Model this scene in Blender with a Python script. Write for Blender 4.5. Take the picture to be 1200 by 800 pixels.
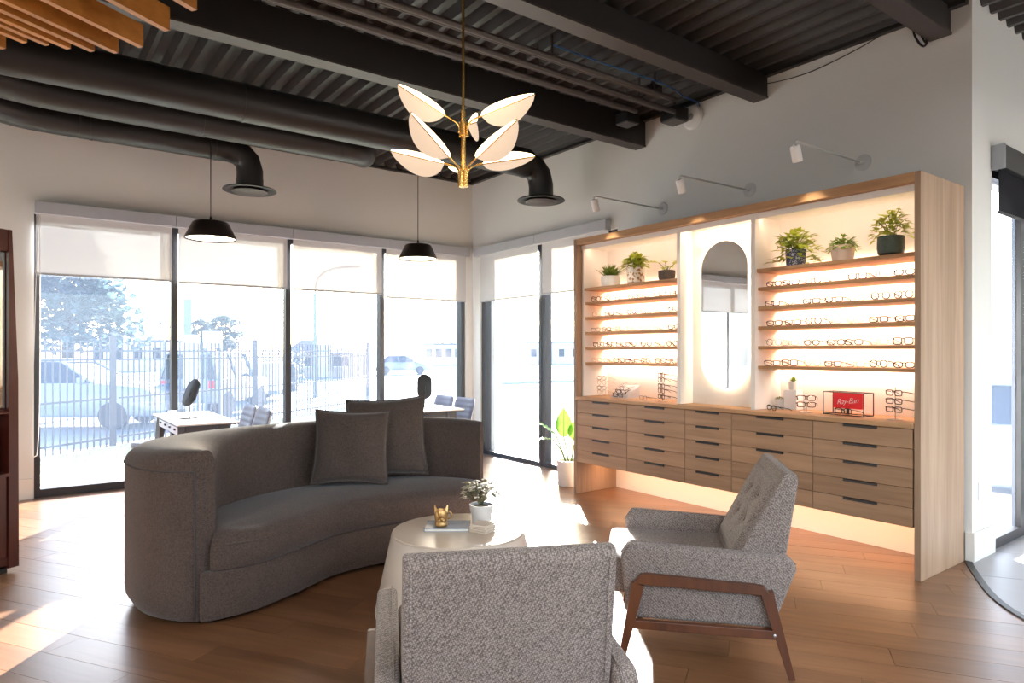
import bpy, bmesh, math, random
from mathutils import Vector, Matrix
for o in list(bpy.data.objects): bpy.data.objects.remove(o)
scene = bpy.context.scene
COL = scene.collection
R = math.radians
rnd = random.Random(7)

# ------------------------------------------------------------------ camera
YAW = R(36.6)
cam_d = bpy.data.cameras.new('camera'); cam = bpy.data.objects.new('camera', cam_d); COL.objects.link(cam)
cam.location = (0, 0, 1.372); cam.rotation_euler = (R(90), 0, -YAW)
cam_d.sensor_width = 36; cam_d.lens = 778 * 36 / 1200; cam_d.shift_y = 11 / 1200; cam_d.clip_end = 500; cam_d.clip_start = .02
scene.camera = cam
# ------------------------------------------------------------------ sky, sun, exposure
world = bpy.data.worlds.new('sky'); scene.world = world; world.use_nodes = True
wn = world.node_tree; bgn = wn.nodes['Background']
sky = wn.nodes.new('ShaderNodeTexSky'); sky.sky_type = 'NISHITA'; sky.sun_disc = False
SUN_EL = R(19.3); SUN_AZ = YAW - R(.2)          # azimuth measured from +Y towards +X
sky.sun_elevation = SUN_EL; sky.sun_rotation = SUN_AZ; sky.air_density = 1.0; sky.dust_density = 2.5; sky.ozone_density = 1.5
wn.links.new(sky.outputs[0], bgn.inputs[0]); bgn.inputs[1].default_value = .95
sun_d = bpy.data.lights.new('sun', 'SUN'); sun_d.energy = 58.0; sun_d.angle = R(.6); sun_d.color = (1, .97, .93)
sun = bpy.data.objects.new('sun', sun_d); COL.objects.link(sun)
sdir = Vector((math.sin(SUN_AZ) * math.cos(SUN_EL), math.cos(SUN_AZ) * math.cos(SUN_EL), math.sin(SUN_EL)))
sun.rotation_euler = sdir.to_track_quat('Z', 'Y').to_euler(); sun.location = sdir * 40
vs = scene.view_settings; vs.view_transform = 'Standard'; vs.look = 'None'; vs.gamma = 1; vs.exposure = 0.2
try: vs.use_curve_mapping = False
except Exception: pass
cy = scene.cycles
cy.max_bounces = 8; cy.diffuse_bounces = 5; cy.glossy_bounces = 4; cy.transmission_bounces = 6; cy.transparent_max_bounces = 24
cy.caustics_reflective = False; cy.caustics_refractive = False; cy.sample_clamp_indirect = 6.0
cy.use_denoising = True
try: cy.denoiser = 'OPENIMAGEDENOISE'; cy.denoising_input_passes = 'RGB_ALBEDO_NORMAL'
except Exception: pass
WARM = (1.0, .665, .465)
def area(name, loc, size, energy, color, direction, spread=180):
    l = bpy.data.lights.new(name, 'AREA'); l.shape = 'RECTANGLE'; l.size, l.size_y = size; l.energy = energy; l.color = color
    l.spread = R(spread)
    o = bpy.data.objects.new(name, l); COL.objects.link(o); o.location = loc
    o.rotation_euler = Vector(direction).to_track_quat('-Z', 'Y').to_euler(); return o
# fill lights added over the back half of the shop, unseen behind the camera
for i, (x, y) in enumerate(((-1.6, -1.2), (1.2, -1.2), (3.6, -1.2), (-2.4, .5), (5.9, -.6))):
    area('fill_light', (x, y, 3.2), (.5, .5), 20 if i == 4 else 66, (1, .96, .92), (0, 0, -1))

# ------------------------------------------------------------------ materials
def lin(r, g, b):
    f = lambda c: ((c / 255) / 12.92 if c / 255 <= .04045 else ((c / 255 + .055) / 1.055) ** 2.4)
    return (f(r), f(g), f(b), 1)
def newmat(name):
    m = bpy.data.materials.new(name); m.use_nodes = True
    nt = m.node_tree; return m, nt, nt.nodes['Principled BSDF']
def N(nt, t, **kw):
    n = nt.nodes.new(t)
    for k, v in kw.items(): setattr(n, k, v)
    return n
def mat(name, col, rough=.6, metal=0, noise=.06, scale=30, bump=.0, spec=.5, emit=None, estr=0, coat=0, sheen=0):
    m, nt, p = newmat(name)
    p.inputs['Roughness'].default_value = rough; p.inputs['Metallic'].default_value = metal
    p.inputs['Specular IOR Level'].default_value = spec; p.inputs['Coat Weight'].default_value = coat; p.inputs['Sheen Weight'].default_value = sheen
    tc = N(nt, 'ShaderNodeTexCoord'); nz = N(nt, 'ShaderNodeTexNoise'); nz.inputs['Scale'].default_value = scale; nz.inputs['Detail'].default_value = 4
    nt.links.new(tc.outputs['Object'], nz.inputs['Vector'])
    hs = N(nt, 'ShaderNodeMixRGB'); hs.blend_type = 'MIX'
    c = Vector(col[:3]); hs.inputs[1].default_value = (*(c * (1 - noise)), 1); hs.inputs[2].default_value = (*[min(1, v) for v in c * (1 + noise)], 1)
    nt.links.new(nz.outputs['Fac'], hs.inputs[0]); nt.links.new(hs.outputs[0], p.inputs['Base Color'])
    if bump:
        b = N(nt, 'ShaderNodeBump'); b.inputs['Strength'].default_value = bump; b.inputs['Distance'].default_value = .004
        nt.links.new(nz.outputs['Fac'], b.inputs['Height']); nt.links.new(b.outputs[0], p.inputs['Normal'])
    if emit: p.inputs['Emission Color'].default_value = (*emit[:3], 1); p.inputs['Emission Strength'].default_value = estr
    return m
def wood(name, dark, light, stretch=(30, 30, 1.5), rough=.5, per_object=.0, bump=.15, knots=.4, rot=(0, 0, 0), coat=0):
    """grain runs along the axis with the small stretch"""
    m, nt, p = newmat(name); L = nt.links
    tc = N(nt, 'ShaderNodeTexCoord'); mp = N(nt, 'ShaderNodeMapping'); mp.inputs['Scale'].default_value = stretch; mp.inputs['Rotation'].default_value = rot
    oi = N(nt, 'ShaderNodeObjectInfo'); mul = N(nt, 'ShaderNodeMath', operation='MULTIPLY'); mul.inputs[1].default_value = 37.0
    add = N(nt, 'ShaderNodeVectorMath', operation='ADD')
    L.new(oi.outputs['Random'], mul.inputs[0]); L.new(tc.outputs['Object'], mp.inputs[0]); L.new(mp.outputs[0], add.inputs[0]); L.new(mul.outputs[0], add.inputs[1])
    n1 = N(nt, 'ShaderNodeTexNoise'); n1.inputs['Scale'].default_value = 1.0; n1.inputs['Detail'].default_value = 6; n1.inputs['Roughness'].default_value = .62; n1.inputs['Distortion'].default_value = knots
    n2 = N(nt, 'ShaderNodeTexNoise'); n2.inputs['Scale'].default_value = .18; n2.inputs['Detail'].default_value = 3
    L.new(add.outputs[0], n1.inputs['Vector']); L.new(add.outputs[0], n2.inputs['Vector'])
    mx = N(nt, 'ShaderNodeMath', operation='MULTIPLY_ADD'); mx.inputs[1].default_value = .6
    sc = N(nt, 'ShaderNodeMath', operation='MULTIPLY'); sc.inputs[1].default_value = .4
    L.new(n2.outputs['Fac'], sc.inputs[0]); L.new(n1.outputs['Fac'], mx.inputs[0]); L.new(sc.outputs[0], mx.inputs[2])
    cr = N(nt, 'ShaderNodeValToRGB'); cr.color_ramp.elements[0].position = .33; cr.color_ramp.elements[1].position = .67
    cr.color_ramp.elements[0].color = (*dark[:3], 1); cr.color_ramp.elements[1].color = (*light[:3], 1)
    L.new(mx.outputs[0], cr.inputs[0])
    out = cr.outputs[0]
    if per_object:
        hv = N(nt, 'ShaderNodeHueSaturation'); mr = N(nt, 'ShaderNodeMapRange'); mr.inputs[3].default_value = 1 - per_object; mr.inputs[4].default_value = 1 + per_object
        L.new(oi.outputs['Random'], mr.inputs[0]); L.new(mr.outputs[0], hv.inputs['Value']); L.new(out, hv.inputs['Color']); out = hv.outputs[0]
    L.new(out, p.inputs['Base Color']); p.inputs['Roughness'].default_value = rough; p.inputs['Coat Weight'].default_value = coat; p.inputs['Coat Roughness'].default_value = .28
    if bump:
        b = N(nt, 'ShaderNodeBump'); b.inputs['Strength'].default_value = bump; b.inputs['Distance'].default_value = .002
        L.new(n1.outputs['Fac'], b.inputs['Height']); L.new(b.outputs[0], p.inputs['Normal'])
    return m
def weave(name, c1, c2, scale=420, rough=.9, bump=.5, big=.12, sheen=.2):
    m, nt, p = newmat(name); L = nt.links
    tc = N(nt, 'ShaderNodeTexCoord')
    mp = N(nt, 'ShaderNodeMapping'); mp.inputs['Rotation'].default_value = (.5, .4, .6)
    L.new(tc.outputs['Object'], mp.inputs[0])
    vo = N(nt, 'ShaderNodeTexVoronoi'); vo.inputs['Scale'].default_value = scale
    nz = N(nt, 'ShaderNodeTexNoise'); nz.inputs['Scale'].default_value = scale * .35; nz.inputs['Detail'].default_value = 3
    n3 = N(nt, 'ShaderNodeTexNoise'); n3.inputs['Scale'].default_value = 7
    for n in (nz, n3): L.new(tc.outputs['Object'], n.inputs['Vector'])
    L.new(mp.outputs[0], vo.inputs['Vector'])
    sep = N(nt, 'ShaderNodeSeparateColor'); L.new(vo.outputs['Color'], sep.inputs[0])
    a = N(nt, 'ShaderNodeMath', operation='MULTIPLY_ADD'); a.inputs[1].default_value = .55
    s2 = N(nt, 'ShaderNodeMath', operation='MULTIPLY'); s2.inputs[1].default_value = .45; L.new(nz.outputs['Fac'], s2.inputs[0])
    L.new(sep.outputs[0], a.inputs[0]); L.new(s2.outputs[0], a.inputs[2])
    cr = N(nt, 'ShaderNodeValToRGB'); cr.color_ramp.elements[0].position = .2; cr.color_ramp.elements[1].position = .8
    cr.color_ramp.elements[0].color = (*c1[:3], 1); cr.color_ramp.elements[1].color = (*c2[:3], 1); L.new(a.outputs[0], cr.inputs[0])
    hv = N(nt, 'ShaderNodeHueSaturation'); mr = N(nt, 'ShaderNodeMapRange'); mr.inputs[3].default_value = 1 - big; mr.inputs[4].default_value = 1 + big
    L.new(n3.outputs['Fac'], mr.inputs[0]); L.new(mr.outputs[0], hv.inputs['Value']); L.new(cr.outputs[0], hv.inputs['Color'])
    L.new(hv.outputs[0], p.inputs['Base Color']); p.inputs['Roughness'].default_value = rough; p.inputs['Sheen Weight'].default_value = sheen; p.inputs['Specular IOR Level'].default_value = .2
    b = N(nt, 'ShaderNodeBump'); b.inputs['Strength'].default_value = bump; b.inputs['Distance'].default_value = .0015
    L.new(a.outputs[0], b.inputs['Height']); L.new(b.outputs[0], p.inputs['Normal'])
    return m
def tweed(name, c1, c2, scale=150):
    """basket weave: each yarn bump light, the gaps between dark, with a few odd yarns"""
    m, nt, p = newmat(name); L = nt.links
    tc = N(nt, 'ShaderNodeTexCoord'); mp = N(nt, 'ShaderNodeMapping'); mp.inputs['Rotation'].default_value = (.35, .25, .5); L.new(tc.outputs['Object'], mp.inputs[0])
    vo = N(nt, 'ShaderNodeTexVoronoi'); vo.inputs['Scale'].default_value = scale; vo.inputs['Randomness'].default_value = .45; L.new(mp.outputs[0], vo.inputs['Vector'])
    mr = N(nt, 'ShaderNodeMapRange'); mr.inputs[1].default_value = .15; mr.inputs[2].default_value = .75; mr.inputs[3].default_value = 1; mr.inputs[4].default_value = 0; L.new(vo.outputs['Distance'], mr.inputs[0])
    sep = N(nt, 'ShaderNodeSeparateColor'); L.new(vo.outputs['Color'], sep.inputs[0])
    ml = N(nt, 'ShaderNodeMath', operation='MULTIPLY_ADD'); ml.inputs[1].default_value = .45; ml.inputs[2].default_value = -.2; L.new(sep.outputs[0], ml.inputs[0])
    ad = N(nt, 'ShaderNodeMath', operation='ADD'); ad.use_clamp = True; L.new(mr.outputs[0], ad.inputs[0]); L.new(ml.outputs[0], ad.inputs[1])
    mx = N(nt, 'ShaderNodeMixRGB'); mx.inputs[1].default_value = (*c1, 1); mx.inputs[2].default_value = (*c2, 1); L.new(ad.outputs[0], mx.inputs[0])
    L.new(mx.outputs[0], p.inputs['Base Color']); p.inputs['Roughness'].default_value = .9; p.inputs['Specular IOR Level'].default_value = .15; p.inputs['Sheen Weight'].default_value = .15
    b = N(nt, 'ShaderNodeBump'); b.inputs['Strength'].default_value = .5; b.inputs['Distance'].default_value = .002; L.new(mr.outputs[0], b.inputs['Height']); L.new(b.outputs[0], p.inputs['Normal'])
    return m
def glass_mat(name, veil=.0, tint=(.96, .98, 1), gloss=.03):
    """thin pane: light passes straight, faint mirror reflection, window glare put into the shader as a bluish veil"""
    m, nt, p = newmat(name); L = nt.links; nt.nodes.remove(p); out = nt.nodes['Material Output']
    t = N(nt, 'ShaderNodeBsdfTransparent'); t.inputs[0].default_value = (*tint, 1)
    g = N(nt, 'ShaderNodeBsdfGlossy'); g.inputs['Roughness'].default_value = .02
    mx = N(nt, 'ShaderNodeMixShader'); mx.inputs[0].default_value = gloss
    L.new(t.outputs[0], mx.inputs[1]); L.new(g.outputs[0], mx.inputs[2])
    sh = mx.outputs[0]
    if veil:
        tr = N(nt, 'ShaderNodeBsdfTranslucent'); tr.inputs[0].default_value = (.50, .67, 1, 1)
        df = N(nt, 'ShaderNodeBsdfDiffuse'); df.inputs[0].default_value = (.8, .85, .9, 1)
        a1 = N(nt, 'ShaderNodeMixShader'); a1.inputs[0].default_value = .25; L.new(tr.outputs[0], a1.inputs[1]); L.new(df.outputs[0], a1.inputs[2])
        nz = N(nt, 'ShaderNodeTexNoise'); nz.inputs['Scale'].default_value = 1.2; nz.inputs['Detail'].default_value = 5
        tc = N(nt, 'ShaderNodeTexCoord'); L.new(tc.outputs['Object'], nz.inputs['Vector'])
        mr = N(nt, 'ShaderNodeMapRange'); mr.inputs[3].default_value = veil * .7; mr.inputs[4].default_value = veil * 1.3; L.new(nz.outputs['Fac'], mr.inputs[0])
        m2 = N(nt, 'ShaderNodeMixShader'); L.new(mr.outputs[0], m2.inputs[0]); L.new(sh, m2.inputs[1]); L.new(a1.outputs[0], m2.inputs[2]); sh = m2.outputs[0]
    L.new(sh, out.inputs['Surface']); return m
def fabric_thin(name, col, trans=.25, transl=.5):
    m, nt, p = newmat(name); L = nt.links; nt.nodes.remove(p); out = nt.nodes['Material Output']
    t = N(nt, 'ShaderNodeBsdfTransparent'); d = N(nt, 'ShaderNodeBsdfDiffuse'); r = N(nt, 'ShaderNodeBsdfTranslucent')
    nz = N(nt, 'ShaderNodeTexNoise'); nz.inputs['Scale'].default_value = 300
    mr = N(nt, 'ShaderNodeMixRGB'); mr.inputs[1].default_value = (*[c * .9 for c in col], 1); mr.inputs[2].default_value = (*col, 1); L.new(nz.outputs['Fac'], mr.inputs[0])
    L.new(mr.outputs[0], d.inputs[0]); L.new(mr.outputs[0], r.inputs[0])
    a = N(nt, 'ShaderNodeMixShader'); a.inputs[0].default_value = transl; L.new(d.outputs[0], a.inputs[1]); L.new(r.outputs[0], a.inputs[2])
    b = N(nt, 'ShaderNodeMixShader'); b.inputs[0].default_value = trans; L.new(a.outputs[0], b.inputs[1]); L.new(t.outputs[0], b.inputs[2])
    L.new(b.outputs[0], out.inputs['Surface']); return m
def leaf_mat(name, c1, c2, scale=25):
    m = mat(name, c1, .45, noise=0, scale=scale); nt = m.node_tree; p = nt.nodes['Principled BSDF']
    for n in nt.nodes:
        if n.type == 'MIX_RGB': n.inputs[1].default_value = (*c1[:3], 1); n.inputs[2].default_value = (*c2[:3], 1)
    out = nt.nodes['Material Output']; tr = N(nt, 'ShaderNodeBsdfTranslucent'); mx = N(nt, 'ShaderNodeMixShader'); mx.inputs[0].default_value = .35
    for n in nt.nodes:
        if n.type == 'MIX_RGB': nt.links.new(n.outputs[0], tr.inputs[0])
    nt.links.new(p.outputs[0], mx.inputs[1]); nt.links.new(tr.outputs[0], mx.inputs[2]); nt.links.new(mx.outputs[0], out.inputs['Surface']); return m

M = {}
M['wall'] = mat('white wall paint', (.745, .755, .74), .8, noise=.015, scale=60, bump=.03)
M['trimwhite'] = mat('white trim paint', (.78, .77, .74), .5, noise=.01)
M['deck'] = mat('charcoal deck paint', (.034, .030, .030), .5, noise=.2, scale=6)
M['beam'] = mat('black beam paint', (.02, .018, .018), .45, noise=.15, scale=5)
M['duct'] = mat('dark galvanised duct', (.028, .027, .028), .42, metal=.35, noise=.25, scale=4)
M['conduit'] = mat('brown black conduit', (.05, .038, .036), .5, noise=.15)
M['black'] = mat('black satin metal', (.012, .012, .013), .4, noise=.1)
M['frame'] = mat('dark bronze window frame', (.022, .022, .028), .4, noise=.1)
M['framelight'] = mat('grey window stop', (.35, .38, .42), .4, noise=.05)
M['plank'] = wood('oak floor plank', (.120, .050, .021), (.262, .128, .058), (16, 1.3, 16), .36, per_object=.13, bump=.08, knots=.9, rot=(0, 0, 0), coat=.5)
M['sub'] = mat('dark floor joint', (.06, .035, .02), .8)
M['tile'] = mat('grey stone tile', (.30, .30, .32), .35, noise=.12, scale=5)
M['grout'] = mat('dark grout', (.12, .12, .13), .9)
M['oak_v'] = wood('pale oak upright grain', (.245, .15, .092), (.425, .295, .20), (26, 26, 1.2), .5)
M['oak_h'] = wood('pale oak level grain', (.33, .17, .075), (.55, .33, .165), (26, 1.4, 26), .5, per_object=.06)
M['cab_h'] = wood('oak drawer front', (.275, .155, .083), (.45, .278, .162), (22, 1.3, 26), .5, per_object=.09)
M['slat'] = wood('cedar baffle', (.36, .135, .02), (.58, .25, .05), (2, 20, 20), .5, per_object=.1)
M['walnut'] = wood('walnut leg', (.06, .018, .006), (.135, .044, .016), (25, 25, 2), .35)
M['cherry'] = wood('dark cherry cabinet', (.035, .007, .005), (.095, .020, .013), (22, 22, 2), .3)
M['cherrylight'] = wood('light back board', (.42, .25, .12), (.6, .38, .2), (22, 22, 2), .5)
M['lining'] = mat('white laminate lining', (.82, .80, .77), .5, noise=.01)
M['sofa'] = weave('charcoal sofa cloth', (.044, .030, .025), (.112, .079, .067), 330)
M['cushion'] = weave('grey cushion cloth', (.042, .030, .025), (.104, .076, .066), 380)
M['tweed'] = tweed('grey tweed', (.10, .078, .070), (.355, .303, .278), 190)
M['button'] = mat('dark button cloth', (.06, .055, .055), .9)
M['table'] = mat('off white lacquer table', (.66, .60, .53), .38, noise=.02)
M['tabletop'] = wood('pale table top', (.62, .53, .43), (.74, .65, .55), (9, 2, 9), .3, bump=.03)
M['white'] = mat('white glazed pot', (.78, .77, .75), .35, noise=.02)
M['greypot'] = mat('pale grey planter', (.62, .62, .61), .6, noise=.04)
M['pink'] = mat('pale pink pot', (.76, .60, .52), .5, noise=.03)
M['ribbed'] = mat('grey ribbed pot', (.20, .17, .15), .7, noise=.15)
M['darkgreen'] = mat('dark green stoneware', (.055, .075, .052), .5, noise=.35, scale=60, bump=.6)
M['soil'] = mat('potting soil', (.04, .025, .015), .95, noise=.4, bump=.8, scale=80)
M['gold'] = mat('aged gold', (.55, .33, .13), .3, metal=.85, noise=.2, scale=40)
M['brass'] = mat('brushed brass', (.86, .55, .17), .26, metal=1, noise=.06)
M['leafglow'] = mat('lit acrylic leaf', (.3, .27, .24), .4, emit=(1, .74, .53), estr=.62)
M['leafbright'] = mat('edge lit acrylic leaf', (.9, .8, .7), .4, emit=(1, .72, .40), estr=6.0)
M['lampglow'] = mat('lit lamp diffuser', (.9, .85, .8), .4, emit=(1, .78, .52), estr=9)
M['pend'] = mat('dark bronze shade', (.018, .012, .010), .35, noise=.1)
M['cover'] = mat('book cover', (.30, .34, .40), .25, noise=.5, scale=9)
M['paper'] = mat('paper', (.8, .78, .74), .8)
M['coaster'] = mat('pale stone coaster', (.72, .62, .52), .6, noise=.08, scale=20)
M['valance'] = mat('grey blind cassette', (.42, .44, .48), .5, noise=.02)
M['blind'] = fabric_thin('white screen blind', (.74, .75, .76), .15, .05)
M['blackblind'] = fabric_thin('black screen blind', (.03, .03, .035), .04, .2)
M['pane'] = glass_mat('window glass', veil=.019)  # strength of the bluish glare mixed into the glass
M['lens'] = glass_mat('clear lens')
M['clear'] = glass_mat('clear acrylic')
M['mirror'] = mat('mirror silver', (.93, .94, .94), .015, metal=1, noise=0)
M['deskwhite'] = mat('white desk top', (.78, .78, .80), .28, noise=.02)
M['deskleg'] = mat('dark blue grey desk frame', (.05, .055, .07), .45, noise=.1)
M['bluechair'] = mat('slate blue upholstery', (.16, .17, .235), .5, noise=.08, scale=40)
M['gf_black'] = mat('black acetate', (.012, .011, .012), .25, noise=.05)
M['gf_brown'] = mat('brown acetate', (.09, .035, .015), .25, noise=.4, scale=90)
M['gf_gold'] = mat('gold wire', (.6, .42, .2), .3, metal=1)
M['gf_clear'] = mat('pale acetate', (.62, .55, .5), .25, noise=.05)
M['gf_grey'] = mat('gunmetal wire', (.12, .12, .13), .3, metal=.9)
M['red'] = mat('red sign face', (.95, .012, .018), .4, noise=.03)
M['signwhite'] = mat('white lettering', (.92, .9, .88), .5)
M['chrome'] = mat('chrome', (.75, .75, .76), .15, metal=1)
M['led'] = mat('lit strip', (.9, .8, .7), .4, emit=(1, .72, .46), estr=42)
M['leaf_grass'] = leaf_mat('dark green blades', (.07, .14, .02), (.22, .30, .06))
M['leaf_yel'] = leaf_mat('yellow green leaf', (.20, .32, .025), (.55, .58, .08))
M['leaf_mid'] = leaf_mat('mid green leaf', (.09, .22, .02), (.32, .45, .06))
M['leaf_bright'] = leaf_mat('bright green big leaf', (.055, .25, .02), (.17, .42, .04), 12)
M['leaf_blush'] = leaf_mat('cream green blush leaf', (.12, .19, .06), (.46, .36, .28), 60)
M['stem'] = mat('green stem', (.12, .18, .04), .6)
M['bark'] = mat('bark', (.07, .05, .04), .9, noise=.4)
M['conifer'] = leaf_mat('conifer needles', (.03, .055, .06), (.07, .11, .11), 3)
M['treefar'] = leaf_mat('far tree leaves', (.08, .10, .09), (.16, .19, .16), 3)
M['hedge'] = leaf_mat('hedge leaves', (.035, .055, .06), (.07, .10, .09), 5)
M['asphalt'] = mat('pale sunlit asphalt', (.22, .235, .27), .9, noise=.08, scale=3)
M['lawn'] = mat('dry winter lawn', (.34, .34, .22), .95, noise=.2, scale=8)
M['blade'] = leaf_mat('dry grass blade', (.26, .28, .14), (.48, .46, .30))
M['fence'] = mat('black fence paint', (.03, .035, .05), .5)
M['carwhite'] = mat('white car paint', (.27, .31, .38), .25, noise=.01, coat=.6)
M['cargrey'] = mat('grey car paint', (.20, .22, .26), .3, noise=.01, coat=.5)
M['carglass'] = mat('dark car glass', (.02, .03, .05), .08, noise=0)
M['tyre'] = mat('tyre rubber', (.05, .05, .055), .8)
M['taillight'] = mat('red tail lamp', (.6, .02, .03), .3)
M['trailer'] = mat('white box panel', (.80, .80, .80), .5, noise=.02)
M['pole'] = mat('blue grey pole', (.16, .20, .28), .5)
M['siding'] = mat('tan house siding', (.50, .38, .28), .8, noise=.06)
M['roofing'] = mat('grey roof shingle', (.16, .16, .18), .9, noise=.2, scale=12)
M['lampgrey'] = mat('pale grey lamp metal', (.62, .62, .62), .35, noise=.01)
M['plastic'] = mat('white plastic', (.90, .90, .90), .4, noise=.01)
M['bluecable'] = mat('blue cable', (.02, .12, .35), .5)
M['terrazzo'] = mat('terrazzo pot', (.75, .72, .68), .5)
_nt = M['terrazzo'].node_tree; _p = _nt.nodes['Principled BSDF']
_v = N(_nt, 'ShaderNodeTexVoronoi'); _v.inputs['Scale'].default_value = 60; _tc = N(_nt, 'ShaderNodeTexCoord'); _nt.links.new(_tc.outputs['Object'], _v.inputs['Vector'])
_s = N(_nt, 'ShaderNodeSeparateColor'); _nt.links.new(_v.outputs['Color'], _s.inputs[0])
_c = N(_nt, 'ShaderNodeValToRGB'); _c.color_ramp.interpolation = 'CONSTANT'; _c.color_ramp.elements[0].color = (.40, .22, .10, 1); _c.color_ramp.elements[1].color = (.78, .75, .71, 1); _c.color_ramp.elements[1].position = .22
_nt.links.new(_s.outputs[0], _c.inputs[0]); _nt.links.new(_c.outputs[0], _p.inputs['Base Color'])
M['speckle'] = mat('blue speckled pot', (.05, .06, .10), .5)
_nt = M['speckle'].node_tree; _p = _nt.nodes['Principled BSDF']
_v = N(_nt, 'ShaderNodeTexVoronoi'); _v.inputs['Scale'].default_value = 190; _tc = N(_nt, 'ShaderNodeTexCoord'); _nt.links.new(_tc.outputs['Object'], _v.inputs['Vector'])
_s = N(_nt, 'ShaderNodeSeparateColor'); _nt.links.new(_v.outputs['Color'], _s.inputs[0])
_c = N(_nt, 'ShaderNodeValToRGB'); _c.color_ramp.interpolation = 'CONSTANT'; _c.color_ramp.elements[0].color = (.04, .045, .08, 1); _c.color_ramp.elements[1].color = (.30, .31, .36, 1); _c.color_ramp.elements[1].position = .72
_nt.links.new(_s.outputs[0], _c.inputs[0]); _nt.links.new(_c.outputs[0], _p.inputs['Base Color'])

# ------------------------------------------------------------------ mesh helpers
class MB:
    def __init__(self): self.bm = bmesh.new(); self.off = Vector((0, 0, 0))
    def box(self, x0, x1, y0, y1, z0, z1, bev=0, seg=2):
        vs = [self.bm.verts.new((x, y, z)) for x in (x0, x1) for y in (y0, y1) for z in (z0, z1)]
        fs = [(0, 1, 3, 2), (4, 6, 7, 5), (0, 4, 5, 1), (2, 3, 7, 6), (0, 2, 6, 4), (1, 5, 7, 3)]
        faces = [self.bm.faces.new([vs[i] for i in f]) for f in fs]
        if bev:
            es = list({e for f in faces for e in f.edges})
            bmesh.ops.bevel(self.bm, geom=es, offset=bev, segments=seg, affect='EDGES', profile=.5)
        return self
    def hull(self, bottom, top):
        """frustum between two polygons with the same number of points"""
        n = len(bottom); a = [self.bm.verts.new(p) for p in bottom]; b = [self.bm.verts.new(p) for p in top]
        self.bm.faces.new(a[::-1]); self.bm.faces.new(b)
        for i in range(n): self.bm.faces.new((a[i], a[(i + 1) % n], b[(i + 1) % n], b[i]))
        return self
    def prism(self, pts, vec, bev=0, seg=2):
        v = Vector(vec); n = len(pts)
        a = [self.bm.verts.new(Vector(p)) for p in pts]; b = [self.bm.verts.new(Vector(p) + v) for p in pts]
        fs = [self.bm.faces.new(a[::-1]), self.bm.faces.new(b)]
        for i in range(n): fs.append(self.bm.faces.new((a[i], a[(i + 1) % n], b[(i + 1) % n], b[i])))
        if bev:
            es = list({e for f in fs for e in f.edges})
            bmesh.ops.bevel(self.bm, geom=es, offset=bev, segments=seg, affect='EDGES', profile=.5)
        return self
    def bar(self, p, q, w, h, w2=None, h2=None, up=(0, 0, 1)):
        """tapered rectangular bar from p to q"""
        p, q = Vector(p), Vector(q); d = (q - p).normalized(); u = Vector(up)
        s = d.cross(u)
        if s.length < 1e-4: s = d.cross(Vector((1, 0, 0)))
        s.normalize(); t = s.cross(d).normalized(); w2 = w2 or w; h2 = h2 or h
        f = lambda c, a, b: [c + s * a * x + t * b * y for x, y in ((-.5, -.5), (.5, -.5), (.5, .5), (-.5, .5))]
        return self.hull(f(p, w, h), f(q, w2, h2))
    def tube(self, pts, r, n=8, close=False, cap=True):
        pts = [Vector(p) for p in pts]; m = len(pts); rs = r if isinstance(r, (list, tuple)) else [r] * m
        rings = []; prev = None
        for i, p in enumerate(pts):
            if close: d = (pts[(i + 1) % m] - pts[i - 1])
            else: d = pts[min(i + 1, m - 1)] - pts[max(i - 1, 0)]
            d.normalize()
            if prev is None:
                s = d.cross(Vector((0, 0, 1)))
                if s.length < .05: s = d.cross(Vector((0, 1, 0)))
            else:
                s = prev - d * prev.dot(d)
            s.normalize(); prev = s.copy(); t = d.cross(s)
            rings.append([self.bm.verts.new(p + (s * math.cos(a) + t * math.sin(a)) * rs[i]) for a in (2 * math.pi * k / n for k in range(n))])
        for i in range(m if close else m - 1):
            a, b = rings[i], rings[(i + 1) % m]
            for k in range(n): self.bm.faces.new((a[k], a[(k + 1) % n], b[(k + 1) % n], b[k]))
        if cap and not close: self.bm.faces.new(rings[0][::-1]); self.bm.faces.new(rings[-1])
        return self
    def lathe(self, prof, c=(0, 0, 0), n=32, sx=1, sy=1):
        c = Vector(c); rings = []
        for r, z in prof:
            if r < 1e-5: rings.append([self.bm.verts.new(c + Vector((0, 0, z)))])
            else: rings.append([self.bm.verts.new(c + Vector((r * sx * math.cos(2 * math.pi * k / n), r * sy * math.sin(2 * math.pi * k / n), z))) for k in range(n)])
        for a, b in zip(rings, rings[1:]):
            for k in range(n):
                k2 = (k + 1) % n
                if len(a) == 1 and len(b) == 1: continue
                if len(a) == 1: self.bm.faces.new((a[0], b[k], b[k2]))
                elif len(b) == 1: self.bm.faces.new((a[k], a[k2], b[0]))
                else: self.bm.faces.new((a[k], a[k2], b[k2], b[k]))
        for rg, fl_ in ((rings[0], True), (rings[-1], False)):
            if len(rg) > 1: self.bm.faces.new(rg[::-1] if fl_ else rg)
        return self
    def grid(self, rows, close_u=False):
        vs = [[self.bm.verts.new(p) for p in row] for row in rows]
        for a, b in zip(vs, vs[1:]):
            n = len(a)
            for k in range(n if close_u else n - 1):
                k2 = (k + 1) % n
                self.bm.faces.new((a[k], a[k2], b[k2], b[k]))
        return vs
    def quad(self, a, b, c, d): self.bm.faces.new([self.bm.verts.new(p) for p in (a, b, c, d)]); return self
    def poly(self, pts): self.bm.faces.new([self.bm.verts.new(p) for p in pts]); return self
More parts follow.
